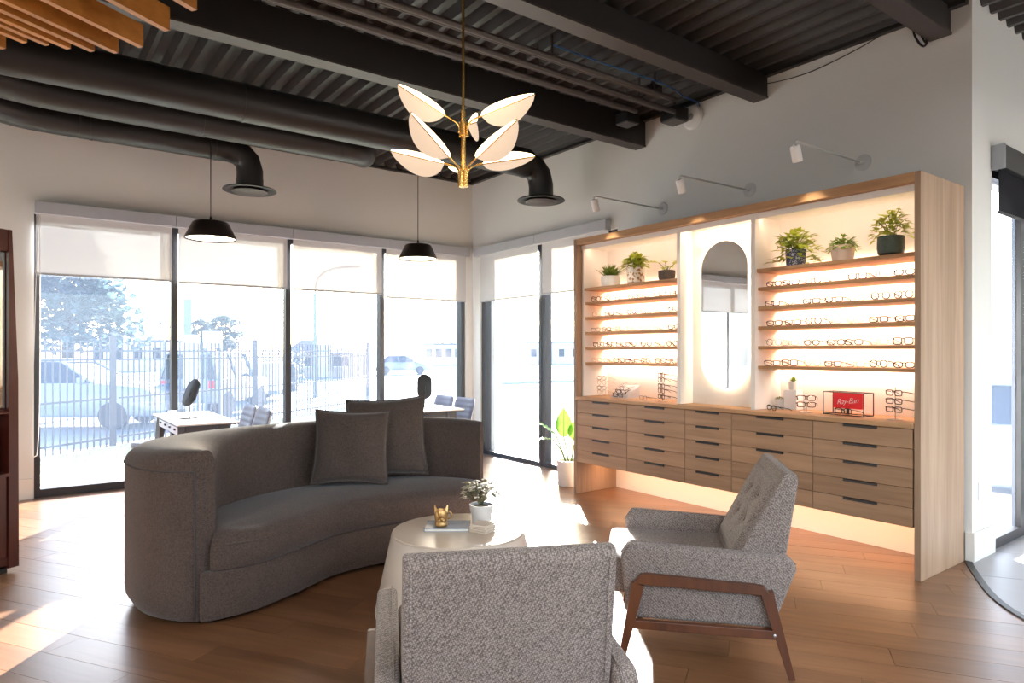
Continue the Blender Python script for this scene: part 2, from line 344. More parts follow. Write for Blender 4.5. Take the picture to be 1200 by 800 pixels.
    def build(self, name, m, parent=None, smooth=None, label=None, mods=None, loc=None):
        bm = self.bm
        bmesh.ops.recalc_face_normals(bm, faces=bm.faces)
        me = bpy.data.meshes.new(name); bm.to_mesh(me); bm.free()
        me.materials.append(M[m] if isinstance(m, str) else m)
        o = bpy.data.objects.new(name, me); COL.objects.link(o)
        if parent is not None: o.parent = parent
        if loc is not None: o.location = loc
        if label: o['label'] = label
        if smooth is not None:
            for p in me.polygons: p.use_smooth = True
            if smooth < 180 and hasattr(me, 'set_sharp_from_angle'): me.set_sharp_from_angle(angle=R(smooth))
        if mods:
            for t, kw in mods:
                md = o.modifiers.new(t.lower(), t)
                for k, v in kw.items(): setattr(md, k, v)
        return o
def tag(o, label=None, cat=None, group=None, kind=None):
    if label: o['label'] = label
    if cat: o['category'] = cat
    if group: o['group'] = group
    if kind: o['kind'] = kind
    return o
def thing(name, label, cat, loc=(0, 0, 0), rz=0, group=None):
    o = bpy.data.objects.new(name, None); COL.objects.link(o); o.location = loc; o.rotation_euler = (0, 0, rz); o.empty_display_size = .1
    return tag(o, label, cat, group)
def struct(name, loc=(0, 0, 0)):
    o = bpy.data.objects.new(name, None); COL.objects.link(o); o.location = loc; o['kind'] = 'structure'; o.empty_display_size = .1; return o
def kids(o): return [c for c in bpy.data.objects if c.parent == o]
def copy_tree(o, parent=None, cache={}):
    c = o.copy(); COL.objects.link(c); c.parent = parent
    for ch in list(o.children): copy_tree(ch, c)
    return c
def catmull(pts, n=8, close=False):
    P = [Vector(p) for p in pts]; out = []; m = len(P)
    for i in range(m if close else m - 1):
        p0 = P[i - 1] if (i > 0 or close) else P[0] * 2 - P[1]
        p1, p2 = P[i], P[(i + 1) % m]
        p3 = P[(i + 2) % m] if (i + 2 < m or close) else P[-1] * 2 - P[-2]
        for k in range(n):
            t = k / n
            out.append(.5 * ((2 * p1) + (p2 - p0) * t + (2 * p0 - 5 * p1 + 4 * p2 - p3) * t * t + (3 * p1 - p0 - 3 * p2 + p3) * t ** 3))
    if not close: out.append(P[-1].copy())
    return out
# ================================================================== THE ROOM
WX, WY, CZ = 4.97, 7.60, 3.66           # right wall face, back (window) wall face, underside of the deck ribs
E1 = Vector((.844, .536, 0)); E2 = Vector((-.536, .844, 0))      # the floor boards lie on a turned grid
def clip_convex(poly, planes):
    """keep the part of a 2-D polygon with n.p <= d for every (n, d)"""
    for n, d in planes:
        out = []
        for i, a in enumerate(poly):
            b = poly[(i + 1) % len(poly)]; da = n[0] * a[0] + n[1] * a[1] - d; db = n[0] * b[0] + n[1] * b[1] - d
            if da <= 0: out.append(a)
            if (da < 0 < db) or (db < 0 < da):
                t = da / (da - db); out.append((a[0] + (b[0] - a[0]) * t, a[1] + (b[1] - a[1]) * t))
        poly = out
        if len(poly) < 3: return []
    return poly
def area2(p): return abs(sum(p[i][0] * p[(i + 1) % len(p)][1] - p[(i + 1) % len(p)][0] * p[i][1] for i in range(len(p)))) / 2
def to_px(x, y, z=0):
    d = x * math.sin(YAW) + y * math.cos(YAW); l = x * math.cos(YAW) - y * math.sin(YAW)
    if d < .3: return None
    return 600 + 778 * l / d, 411 + 778 * (1.372 - z) / d
arc = [(4.97, 1.70), (4.885, 1.662), (4.685, 1.557), (4.413, 1.404), (4.237, 1.271), (4.10, 1.12), (3.97, .90), (3.90, .62), (3.90, .25), (4.0, -.2), (4.25, -.7), (4.6, -1.2)]
# --- floor
fb = MB().box(-3.2, 7.7, -3.2, 7.72, -.12, -.021)
floor = fb.build('floor', 'sub'); floor['kind'] = 'structure'
room = [((1, 0), 5.10), ((-1, 0), 3.0), ((0, 1), 7.70), ((0, -1), 3.0)]
PW, PL = .178, 1.22
cells = []
for i in range(-12, 60):
    off = (i * .437) % 1 * PL
    for j in range(-8, 14):
        u0, v0 = i * PW - 1.5, j * PL + off - 1.5
        c = [E1 * u + E2 * v for u, v in ((u0 + .001, v0 + .001), (u0 + PW - .001, v0 + .001), (u0 + PW - .001, v0 + PL - .001), (u0 + .001, v0 + PL - .001))]
        p = clip_convex([(q.x, q.y) for q in c], room)
        if len(p) < 3 or area2(p) < .004: continue
        mx = sum(q[0] for q in p) / len(p); my = sum(q[1] for q in p) / len(p)
        seen = False
        for q in p + [(mx, my)]:
            s = to_px(*q)
            if s and -60 < s[0] < 1260 and s[1] < 860: seen = True
        if mx > 5.0 or (mx - 5.3) ** 2 + (my - .3) ** 2 < 1.0: seen = False
        cells.append((seen, math.hypot(mx, my), p, (mx, my)))
cells.sort(key=lambda c: (not c[0], c[1]))
rest = MB(); npl = 0
plank_rot = math.atan2(E1.y, E1.x)
for seen, dist, p, cen in cells:
    z1 = -rnd.random() * .0006
    if seen and npl < 296:
        npl += 1; ca, sa = math.cos(-plank_rot), math.sin(-plank_rot)
        loc = [((q[0] - cen[0]) * ca - (q[1] - cen[1]) * sa, (q[0] - cen[0]) * sa + (q[1] - cen[1]) * ca) for q in p]
        o = MB().prism([(q[0], q[1], -.02) for q in loc], (0, 0, .02 + z1)).build('plank', 'plank', floor, loc=(cen[0], cen[1], 0))
        o.rotation_euler = (0, 0, plank_rot)
    else: rest.prism([(q[0], q[1], -.02) for q in p], (0, 0, .02 + z1))
o = rest.build('plank_field', 'plank', floor); o['kind'] = 'stuff'
# entry tiles and the black strip between tile and boards
foy = [(a[0], a[1]) for a in arc] + [(7.6, -1.2), (7.6, 1.70)]
planes = []
for i, a in enumerate(foy):
    b = foy[(i + 1) % len(foy)]; dx, dy = b[0] - a[0], b[1] - a[1]; L = math.hypot(dx, dy); n = (-dy / L, dx / L)
    mid = (5.8, .2)
    if n[0] * mid[0] + n[1] * mid[1] > n[0] * a[0] + n[1] * a[1]: n = (-n[0], -n[1])
    planes.append((n, n[0] * a[0] + n[1] * a[1]))
g = MB().prism([(q[0], q[1], -.0195) for q in foy], (0, 0, .0215)).build('grout_bed', 'grout', floor)
TS = .6
for i in range(-8, 14):
    for j in range(-8, 14):
        u0, v0 = i * TS, j * TS
        c = [E1 * u + E2 * v for u, v in ((u0 + .002, v0 + .002), (u0 + TS - .002, v0 + .002), (u0 + TS - .002, v0 + TS - .002), (u0 + .002, v0 + TS - .002))]
        p = clip_convex([(q.x, q.y) for q in c], planes)
        if len(p) < 3 or area2(p) < .005: continue
        MB().prism([(q[0], q[1], .001) for q in p], (0, 0, .004)).build('tile', 'tile', floor)
ac = catmull([(a[0], a[1], 0) for a in arc], 5)
st = MB(); sec = []
for i, p in enumerate(ac):
    d = (ac[min(i + 1, len(ac) - 1)] - ac[max(i - 1, 0)]).normalized(); n = Vector((d.y, -d.x, 0))
    sec.append([p + n * w + Vector((0, 0, z)) for w, z in ((-.022, .0), (-.018, .008), (.018, .008), (.022, .0))])
st.grid(sec); st.build('transition_strip', 'black', floor)

# --- walls
def boxes(name, m, bs, parent=None, **kw):
    b = MB()
    for x in bs: b.box(*x)
    o = b.build(name, m, parent, **kw)
    if parent is None: o['kind'] = 'structure'
    return o
T = .24
boxes('wall_back', 'wall', [(-3, -2.75, WY, WY + T, 0, 3.75), (-.75, .112, WY, WY + T, 0, 3.75), (4.86, WX + T, WY, WY + T, 0, 3.75),
                            (-2.75, -.75, WY, WY + T, 2.66, 3.75), (.112, 4.86, WY, WY + T, 2.66, 3.75)])
boxes('wall_right', 'wall', [(WX, WX + T, 1.68, 4.86, 0, 3.75), (WX, WX + T, 7.40, WY, 0, 3.75), (WX, WX + T, 4.86, 7.40, 2.64, 3.75)])
boxes('wall_entry', 'wall', [(WX + T, 5.31, 1.68, 1.68 + T, 0, 3.75), (5.31, 7.0, 1.68, 1.68 + T, 2.62, 3.75), (7.0, 7.7, 1.68, 1.68 + T, 0, 3.75),
                             (WX, WX + .0005, 1.6799, 1.68, 0, .001)])
boxes('wall_left', 'wall', [(-3.2, -3, -3.2, WY + T, 0, 3.75)])
boxes('wall_front', 'wall', [(-3, -2.4, -3.2, -3, 0, 3.75), (5.2, 7.7, -3.2, -3, 0, 3.75), (-2.4, 5.2, -3.2, -3, 2.7, 3.75)])
boxes('wall_far_right', 'wall', [(7.5, 7.7, -3, -2.6, 0, 3.75), (7.5, 7.7, -.9, 1.68, 0, 3.75), (7.5, 7.7, -2.6, -.9, 2.62, 3.75)])
boxes('baseboard_back', 'trimwhite', [(-.75, .10, WY - .018, WY, .0, .19)])
boxes('baseboard_right', 'trimwhite', [(WX - .018, WX, 1.662, 1.712, .0, .19)])
boxes('baseboard_entry', 'trimwhite', [(WX, 5.325, 1.662, 1.68, 0, .19)])

# --- ceiling: roof slab, corrugated deck sheets
ceil = boxes('ceiling', 'deck', [(-3.2, 7.7, -3.2, WY + T, 3.75, 3.95)])
PER = .16; H0, H1 = CZ, CZ + .065
for k in range(14):
    x0 = -3.2 + k * .8
    if x0 > 7.5: break
    rows = []
    prof = []
    for q in range(5):
        xa = x0 + q * PER
        prof += [(xa, H0), (xa + .034, H0), (xa + .066, H1), (xa + .128, H1)]
    prof.append((x0 + .8, H0))
    # a little lip where two sheets overlap
    rows = [[(x, y, z + (.004 if i == 0 else 0)) for i, (x, z) in enumerate(prof)] for y in (-3.0, WY)]
    b = MB(); b.grid(rows); b.build('deck_panel', 'deck', ceil)

# --- beams (boxed sections with a lower flange), they run across the shop and meet the right wall
def beam(Y, z0, z1, label, x0=-3.0, w=.12):
    t = thing('ceiling_beam', label, 'beam', (x0, Y, z0), group='black roof beams')
    f = lambda b: b
    MB().box(0, WX - .004 - x0, 0, w, .016, z1 - z0).build('beam_web', 'beam', t)
    MB().box(0, WX - .004 - x0, -.008, w + .008, 0, .015).build('beam_flange', 'conduit', t)
    return t
beam(4.478, 3.383, 3.655, 'black ceiling beam nearest the windows, passing behind the brass chandelier')
beam(3.146, 3.456, 3.655, 'black ceiling beam in the middle, its end above the mirror of the display wall')
beam(1.802, 3.469, 3.655, 'short black ceiling beam at top right, ending beside the black hooked cable')
# purlin trim where deck meets the walls
boxes('trim_1', 'beam', [(WX - .05, WX, 1.7, WY, 3.63, 3.658), (-3, WX - .05, WY - .05, WY, 3.63, 3.658)])

# --- windows
def window(name, posts, rails, panes):
    t = struct(name)
    for p in posts: MB().box(*p).build('frame_post', 'frame', t)
    for p in rails: MB().box(*p).build('frame_rail', 'frame', t)
    for p in panes:
        MB().box(*p).build('pane', 'pane', t)
    return t
y0, y1 = WY + .02, WY + .12
xs = [.135, 1.297, 2.474, 3.642, 4.84]
posts = [(.112, .16, y0, y1, 0, 2.66)] + [(x - .03, x + .03, y0, y1, .0, 2.66) for x in xs[1:4]] + [(4.80, 4.86, y0, y1, 0, 2.66)]
inner = [(.16, xs[1] - .03), (xs[1] + .03, xs[2] - .03), (xs[2] + .03, xs[3] - .03), (xs[3] + .03, 4.80)]
rails = [(a, b, y0, y1, 0, .075) for a, b in inner] + [(a, b, y0, y1, 2.6, 2.66) for a, b in inner]
window('window_1', posts, rails, [(a, b, y0 + .045, y0 + .051, .075, 2.6) for a, b in inner])
xs4 = [-2.75, -1.75, -.81]
inner = [(-2.69, -1.78), (-1.72, -.81)]
window('window_4', [(-2.75, -2.69, y0, y1, 0, 2.66), (-1.78, -1.72, y0, y1, 0, 2.66), (-.81, -.75, y0, y1, 0, 2.66)],
       [(a, b, y0, y1, 0, .075) for a, b in inner] + [(a, b, y0, y1, 2.6, 2.66) for a, b in inner], [(a, b, y0 + .045, y0 + .051, .075, 2.6) for a, b in inner])
x0, x1 = WX + .02, WX + .12
inner = [(4.90, 6.06), (6.18, 7.32)]
w2 = window('window_2', [(x0, x1, 4.86, 4.90, 0, 2.64), (x0, x1, 6.06, 6.115, 0, 2.64), (x0, x1, 6.13, 6.18, 0, 2.64), (x0, x1, 7.32, 7.40, 0, 2.64)],
       [(x0, x1, a, b, 0, .05) for a, b in inner] + [(x0, x1, a, b, 2.58, 2.64) for a, b in inner], [(x0 + .045, x0 + .051, a, b, .05, 2.58) for a, b in inner])
MB().box(x0 + .01, x0 + .11, 6.115, 6.13, 0, 2.64).build('mullion_stop', 'framelight', w2)
y0, y1 = 1.69, 1.75
window('window_3', [(5.31, 5.34, y0, y1, 0, 2.62), (5.93, 6.0, y0, y1, 0, 2.62), (6.94, 7.0, y0, y1, 0, 2.62)],
       [(5.34, 5.93, y0, y1, 0, .075), (6.0, 6.94, y0, y1, 0, .075), (5.34, 5.93, y0, y1, 2.56, 2.62), (6.0, 6.94, y0, y1, 2.56, 2.62)],
       [(5.34, 5.93, y0 + .03, y0 + .036, .075, 2.56), (6.0, 6.94, y0 + .03, y0 + .036, .075, 2.56)])

# --- roller blinds
def blind_back(x0, x1, zb, label, fx0=None, fx1=None, chain=False):
    yb = WY - .004
    t = thing('roller_blind', label, 'blind', ((x0 + x1) / 2, yb, zb), group='white roller blinds')
    def b(xa, xb, ya, yb_, za, zb_, bev=0): return MB().box(xa - (x0 + x1) / 2, xb - (x0 + x1) / 2, ya - yb, yb_ - yb, za - zb, zb_ - zb, bev)
    b(x0 + .002, x1 - .002, WY - .085, yb, 2.643, 2.757, .004).build('cassette', 'valance', t)
    fx0 = fx0 or x0 + .03; fx1 = fx1 or x1 - .035
    b(fx0, fx1, WY - .030, WY - .0285, zb + .02, 2.642).build('screen_fabric', 'blind', t)
    b(fx0, fx1, WY - .036, WY - .022, zb, zb + .02, .003).build('bottom_rail', 'valance', t)
    if chain:
        pts = [(x0 + .014, WY - .05, 2.64), (x0 + .012, WY - .05, 1.0), (x0 - .005, WY - .05, .47), (x0 - .02, WY - .05, .40), (x0 - .04, WY - .05, .41), (x0 - .05, WY - .05, .52), (x0 - .035, WY - .05, 1.2), (x0 - .0, WY - .05, 2.64)]
        MB().tube([(p[0] - (x0 + x1) / 2 + .03, p[1] - yb, p[2] - zb) for p in catmull(pts, 5)], .004, 5).build('bead_chain', 'white', t, 180)
    return t
blind_back(.112, 1.295, 2.08, 'white roller blind at far left of the window wall, half lowered, with bead chain', fx0=.128, fx1=1.265, chain=True)
blind_back(1.295, 2.494, 2.07, 'white roller blind behind the left black pendant lamp, half lowered', fx0=1.325, fx1=2.445)
blind_back(2.494, 3.686, 2.066, 'white roller blind between the two black pendant lamps, half lowered', fx0=2.51, fx1=3.612)
blind_back(3.686, 4.885, 2.03, 'white roller blind behind the right black pendant lamp, next to the room corner', fx0=3.672, fx1=4.845)
blind_back(-2.75, -.75, 2.08, 'white roller blind on the back window seen only in the wall mirror')
def blind_right(ya, yb, zb, label, fa, fb):
    ym = (ya + yb) / 2; xb = WX - .004
    t = thing('roller_blind', label, 'blind', (xb, ym, zb), group='white roller blinds')
    def b(xa, xb_, y0, y1, za, z1, bev=0): return MB().box(xa - xb, xb_ - xb, y0 - ym, y1 - ym, za - zb, z1 - zb, bev)
    b(WX - .085, xb, ya + .002, yb - .002, 2.63, 2.742, .004).build('cassette', 'valance', t)
    b(WX - .030, WX - .0285, fa, fb, zb + .02, 2.629).build('screen_fabric', 'blind', t)
    b(WX - .036, WX - .022, fa, fb, zb, zb + .02, .003).build('bottom_rail', 'valance', t)
blind_right(6.15, 7.44, 2.02, 'white roller blind on the right wall next to the room corner', 6.145, 7.36)
blind_right(4.95, 6.15, 2.03, 'white roller blind beside the lit display wall, above the potted floor plant', 4.96, 6.06)
t = thing('roller_blind', 'black roller blind over the entry window at right edge', 'blind', (6.15, 1.676, 2.3))
MB().box(-.845, .85, -.075, 0, .30, .46, .004).build('cassette', 'black', t)
MB().box(-.852, -.846, -.08, 0, .295, .465, .002).build('end_bracket', 'framelight', t)
MB().box(-.83, .83, -.035, -.0335, .02, .30).build('screen_fabric', 'blackblind', t)
MB().box(-.83, .83, -.042, -.028, .0, .02, .003).build('bottom_rail', 'black', t)

# --- round air ducts with drop diffusers
def diffuser(parent, c, z):
    MB().lathe([(.125, .10), (.125, .03), (.15, .012), (.245, .0), (.25, -.012), (.235, -.018), (.16, .0), (.15, .005)], (c[0], c[1], z), 40).build('diffuser_bell', 'duct', parent, 40)
    MB().lathe([(0, .012), (.15, .004), (.165, -.012), (.14, -.026), (0, -.032)], (c[0], c[1], z - .012), 36).build('diffuser_plate', 'conduit', parent, 40)
def ring(p, axis, r, parent, name='duct_joint'):
    a = Vector(axis).normalized(); p = Vector(p)
    MB().tube([p - a * .012, p + a * .012], r + .004, 28).build(name, 'duct', parent, 40)
def duct(label, pts, r, rings, drop=None, hang=()):
    t = thing('air_duct', label, 'duct', (pts[len(pts) // 2][0], pts[len(pts) // 2][1], pts[len(pts) // 2][2])); o = t.location.copy()
    MB().tube([Vector(p) - o for p in pts], r, 28).build('duct_pipe', 'duct', t, 40)
    for p, a in rings: ring(Vector(p) - o, a, r, t)
    if drop:
        (c, rv) = drop
        D = [Vector(p) - o for p in c]
        MB().tube(D, rv, 28).build('duct_elbow', 'duct', t, 25)
        diffuser(t, D[-1], D[-1].z - .045)
    for x in hang:
        p = Vector(x) - o
        MB().box(p.x - .012, p.x + .012, p.y - r - .005, p.y + r + .005, -r - .004 + p.z, -r - .001 + p.z).box(p.x - .012, p.x + .012, p.y - r - .006, p.y - r - .003, p.z - r, CZ - o.z - .002).box(p.x - .012, p.x + .012, p.y + r + .003, p.y + r + .006, p.z - r, CZ - o.z - .002).build('hanger_strap', 'duct', t)
    return t
def elbow(x, y, z, r, z_end, ext=.0):
    pts = [(x - r, y, z)]
    for a in (30, 60, 90): pts.append((x - r + r * math.sin(R(a)), y, z - r + r * math.cos(R(a))))
    return pts + [(x, y, z_end)]
duct('large dark round air duct behind the chandelier, its drop diffuser near the corner', [(-2.9, 5.39, 3.30), (4.19, 5.39, 3.30)], .145,
     [((-.2, 5.39, 3.3), (1, 0, 0)), ((1.4, 5.39, 3.3), (1, 0, 0)), ((2.9, 5.39, 3.3), (1, 0, 0)), ((4.16, 5.39, 3.3), (1, 0, 0))],
     (elbow(4.38, 5.39, 3.30, .20, 2.995), .128), [])
duct('middle dark round air duct ending in a bend below the roof deck', catmull([(-.52, 5.69, 3.31), (-.38, 5.80, 3.31), (-.2, 5.93, 3.31), (.08, 6.03, 3.31), (.5, 6.05, 3.31), (1.4, 6.05, 3.31), (2.5, 6.05, 3.31), (2.68, 6.1, 3.32), (2.78, 6.26, 3.35), (2.80, 6.45, 3.42)], 4), .13,
     [((1.25, 6.05, 3.31), (1, 0, 0)), ((2.45, 6.05, 3.31), (1, 0, 0))], None, [])
duct('dark round air duct nearest the window wall, its diffuser beside the left pendant', catmull([(-.55, 6.24, 3.31), (-.42, 6.36, 3.31), (-.27, 6.55, 3.31), (-.05, 6.70, 3.31), (.2, 6.75, 3.31), (.8, 6.75, 3.31), (1.64, 6.75, 3.31)], 4), .12,
     [((.42, 6.74, 3.31), (1, 0, 0)), ((.5, 6.75, 3.31), (1, 0, 0)), ((1.5, 6.75, 3.31), (1, 0, 0))], (elbow(1.815, 6.75, 3.31, .18, 2.995), .122), [])

# --- conduits and junction boxes under the deck between the first two beams
for i, (y, z, x1, lab) in enumerate(((3.98, 3.45, 4.3, 'lowest brown black conduit running beside the beam behind the chandelier'), (3.83, 3.47, 4.62, 'middle brown black conduit under the ribbed roof deck'), (3.66, 3.48, 4.42, 'upper brown black conduit carrying the blue cable under the roof deck'))):
    t = thing('ceiling_conduit', lab, 'conduit', (1.5, y, z), group='conduits under the roof deck')
    MB().tube([(-4.3, 0, 0), (x1 - 1.5, 0, 0)], .022, 8).build('pipe', 'conduit', t, 60)
    MB().tube([(-4.3, .06, .012), (x1 - 1.6, .06, .012)], .014, 8).build('thin_pipe', 'conduit', t, 60)
    for x in (-1.0, .3, 1.6, 2.7):
        MB().box(x - .02, x + .02, -.03, .085, .02, .03).box(x - .006, x + .006, .02, .032, .03, CZ - z - .001).build('pipe_clip', 'conduit', t)
t = thing('thin_conduit', 'thin black conduit between the near air duct and the large beam', 'conduit', (1, 4.95, 3.56))
MB().tube([(-3.5, 0, 0), (2.6, 0, 0)], .012, 6).build('pipe', 'conduit', t, 60)
for k in range(14): MB().box(-2.6 + k * .38, -2.59 + k * .38, -.012, .012, .01, CZ - 3.561).build('pipe_clip', 'conduit', t)
for (x, y, z, s, lab) in ((4.42, 4.2, 3.42, .075, 'black junction box on the wall end of the conduits, nearest the beam'), (4.80, 3.98, 3.46, .09, 'large black junction box against the right wall beside the white disc'), (4.30, 3.80, 3.53, .06, 'small black junction box hanging under the roof deck')):
    t = thing('junction_box', lab, 'box', (x, y, z), group='junction boxes')
    MB().box(-s, s, -s, s, 0, s * 1.3, .006).build('box_body', 'black', t); MB().box(-s * .9, s * .9, -s * .9, s * .9, -.006, 0).build('box_lid', 'conduit', t)
    MB().tube([(0, 0, s * 1.3), (0, 0, CZ - z - .001)], .012, 6).build('box_hanger', 'conduit', t)
t = thing('access_point', 'white round wireless access point high on the right wall', 'device', (WX - .003, 3.895, 3.509))
b = MB().lathe([(0, 0), (.105, 0), (.11, .012), (.095, .034), (.05, .042), (0, .043)], n=36); b.bm.transform(Matrix.Rotation(R(-90), 4, 'Y')); b.build('cover', 'plastic', t, 40)
b = MB().lathe([(.028, .041), (.032, .044), (.028, .046), (.0, .046)], n=24); b.bm.transform(Matrix.Rotation(R(-90), 4, 'Y')); b.build('light_ring', 'valance', t, 40)
t = thing('data_cable', 'thin blue cable looping from the conduits to the white disc', 'cable', (4.3, 3.72, 3.56))
MB().tube(catmull([(-1.2, -.03, .03), (-.6, -.03, .03), (0, -.04, .03), (.35, .02, .02), (.56, .05, .03), (.655, .10, .03)], 6), .006, 6).build('cable_run', 'bluecable', t, 180)
t = thing('hooked_cable', 'black cable hanging in a hook beside the top right beam', 'cable', (4.93, 1.985, 3.50))
MB().tube(catmull([(.0, .03, .155), (0, .03, .06), (.0, .0, -.02), (.0, -.03, -.06), (.0, -.05, -.05), (0, -.05, -.02)], 6), .0075, 8).build('cable_run', 'black', t, 180)
MB().tube(catmull([(.02, .0, .155), (.02, .0, .06), (.02, -.03, -.02), (.02, -.05, -.04)], 6), .006, 8).build('second_cable', 'black', t, 180)
t = thing('wall_wire', 'thin dark wire sagging along the top of the right wall', 'wire', (WX - .006, 2.8, 3.58))
MB().tube(catmull([(0, .55, .06), (0, .35, .0), (0, 0, -.03), (0, -.35, .01), (0, -.62, .07)], 6), .004, 5).build('wire_run', 'black', t, 180)

# --- cedar baffles hanging at top left
t = thing('slatted_baffle', 'orange brown cedar slat canopy hanging at the top left', 'ceiling feature', (0, 3.5, 3.0)); o = Vector((0, 3.5, 3.0))
ends = [(2.40, 2.254), (2.424, 2.542), (2.530, 2.834), (2.614, 3.118), (2.618, 3.307), (2.557, 3.409), (2.489, 3.50), (2.42, 3.567), (2.358, 3.647), (2.364, 3.827)]
for a, v in ends:
    p0 = E1 * (-1.5) + E2 * v; p1 = E1 * a + E2 * v; n = E2 * .034
    q = [p0, p1, p1 + n, p0 + n]
    MB().prism([Vector((k.x, k.y, 3.0)) - o for k in q], (0, 0, .118)).build('slat', 'slat', t)
for a in (-.4, 1.2, 2.0):
    p0 = E1 * a + E2 * 2.2; p1 = E1 * a + E2 * 3.9
    MB().bar(Vector((p0.x, p0.y, 3.131)) - o, Vector((p1.x, p1.y, 3.131)) - o, .04, .025).build('carrier_rail', 'black', t)
    for v in (2.4, 3.6):
        p = E1 * a + E2 * v; MB().tube([Vector((p.x, p.y, 3.14)) - o, Vector((p.x, p.y, CZ - .001)) - o], .006, 6).build('hanger_rod', 'black', t)
# small wall plate on the entry wall
t = thing('outlet_plate', 'white outlet plate low on the entry wall', 'outlet', (5.10, 1.678, .45))
MB().box(-.035, .035, -.006, 0, -.058, .058, .002).build('plate', 'plastic', t); MB().box(-.018, .018, -.009, -.006, -.035, .035, .001).build('socket', 'trimwhite', t)
# ================================================================== SOFA
def resample(pts, n):
    P = catmull(pts, 12); L = [0]
    for a, b in zip(P, P[1:]): L.append(L[-1] + (b - a).length)
    out = []; j = 0
    for i in range(n):
        s = L[-1] * i / (n - 1)
        while j < len(L) - 2 and L[j + 1] < s: j += 1
        t = (s - L[j]) / max(1e-9, L[j + 1] - L[j]); out.append(P[j].lerp(P[j + 1], min(1, t)))
    return out
SO = Vector((1.65, 4.1, 0))
NS = 72
v2 = lambda l: [(x, y, 0) for x, y in l]
inner = resample(v2([(.80, 3.60), (.815, 3.72), (.835, 3.9), (.89, 4.08), (1.02, 4.24), (1.28, 4.40), (1.62, 4.49), (1.98, 4.49), (2.28, 4.40), (2.46, 4.24), (2.56, 4.06), (2.60, 3.88)]), NS)
outer = resample(v2([(.70, 3.585), (.60, 3.65), (.505, 3.79), (.462, 3.99), (.468, 4.2), (.58, 4.41), (.85, 4.58), (1.2, 4.70), (1.6, 4.75), (2.0, 4.75), (2.35, 4.65), (2.57, 4.45), (2.668, 4.22), (2.682, 4.03), (2.632, 3.885)]), NS)
front = resample(v2([(.72, 3.572), (.80, 3.545), (.98, 3.545), (1.25, 3.66), (1.5, 3.80), (1.75, 3.845), (2.0, 3.82), (2.25, 3.76), (2.45, 3.75), (2.62, 3.86)]), NS)
sofa = thing('curved_sofa', 'charcoal grey curved sofa with one long seat cushion, in front of windows', 'sofa', SO)
rows = []
for I, O in zip(inner, outer):
    d = O - I; row = [I + Vector((0, 0, .05)) - SO, I + Vector((0, 0, .4)) - SO, I + Vector((0, 0, .70)) - SO]
    for a in range(0, 181, 15):
        c, s = math.cos(R(a)), math.sin(R(a)); cc = math.copysign(abs(c) ** .75, c)
        row.append(I + d * (.5 - .5 * cc) + Vector((0, 0, .762 + .112 * s ** .9)) - SO)
    for z, k in ((.70, 1), (.40, 1), (.12, 1), (.07, .985), (.035, .93), (.025, .85)): row.append(I + d * k + Vector((0, 0, z)) - SO)
    rows.append(row)
b = MB(); g = b.grid(rows, True); b.bm.faces.new(g[0]); b.bm.faces.new(g[-1][::-1])
b.build('back_and_arms', 'sofa', sofa, 50)
# plinth under the seat
b = MB(); rows = []
for F, I in zip(front, inner):
    d = (I - F); rows.append([F + d * t + Vector((0, 0, z)) - SO for t, z in ((.10, .022), (.03, .03), (0, .06), (0, .255), (.012, .268), (.5, .27), (1, .27), (1, .05), (.6, .022))])
g = b.grid(rows, True); b.bm.faces.new(g[0]); b.bm.faces.new(g[-1][::-1]); b.build('plinth', 'sofa', sofa, 45)
b = MB(); rows = []
F2 = resample(v2([(.765, 3.56), (.83, 3.53), (1.0, 3.535), (1.25, 3.645), (1.5, 3.785), (1.75, 3.83), (2.0, 3.805), (2.25, 3.745), (2.45, 3.74), (2.60, 3.87)]), NS)
for i, (F, I) in enumerate(zip(F2, inner)):
    d = (I - F); e = min(1, min(i, NS - 1 - i) / 5); h = .06 * (1 - e) ** 2
    rows.append([F + d * t + Vector((0, 0, z)) - SO for t, z in ((.02, .274), (-.005, .285), (-.02, .33), (-.022, .37 - h * .3), (-.008, .405 - h * .7), (.04, .435 - h), (.15, .455 - h), (.5, .468 - h * .6), (.85, .462), (1, .45), (1, .30), (.5, .274))])
g = b.grid(rows, True); b.bm.faces.new(g[0]); b.bm.faces.new(g[-1][::-1]); b.build('seat_cushion', 'sofa', sofa, 50)
MB().tube([p + Vector((0, 0, .772)) - SO + (p - q).normalized() * .001 for p, q in zip(outer, inner)], .0038, 6).build('top_piping', 'button', sofa, 180)
MB().tube([Vector((.70, 3.582, z)) - SO for z in (.04, .3, .6, .772)], .0042, 6).build('end_piping', 'button', sofa, 180)
MB().tube([p + Vector((0, 0, .40)) - SO - (q - p).normalized() * .004 for p, q in zip(F2[2:-2], inner[2:-2])], .004, 6).build('cushion_piping', 'sofa', sofa, 180)
for x, y in ((.8, 3.8), (2.4, 3.95), (1.1, 4.45), (2.2, 4.5)): MB().lathe([(.03, 0), (.03, .03)], (x - SO.x, y - SO.y, 0), 16).build('foot', 'black', sofa)

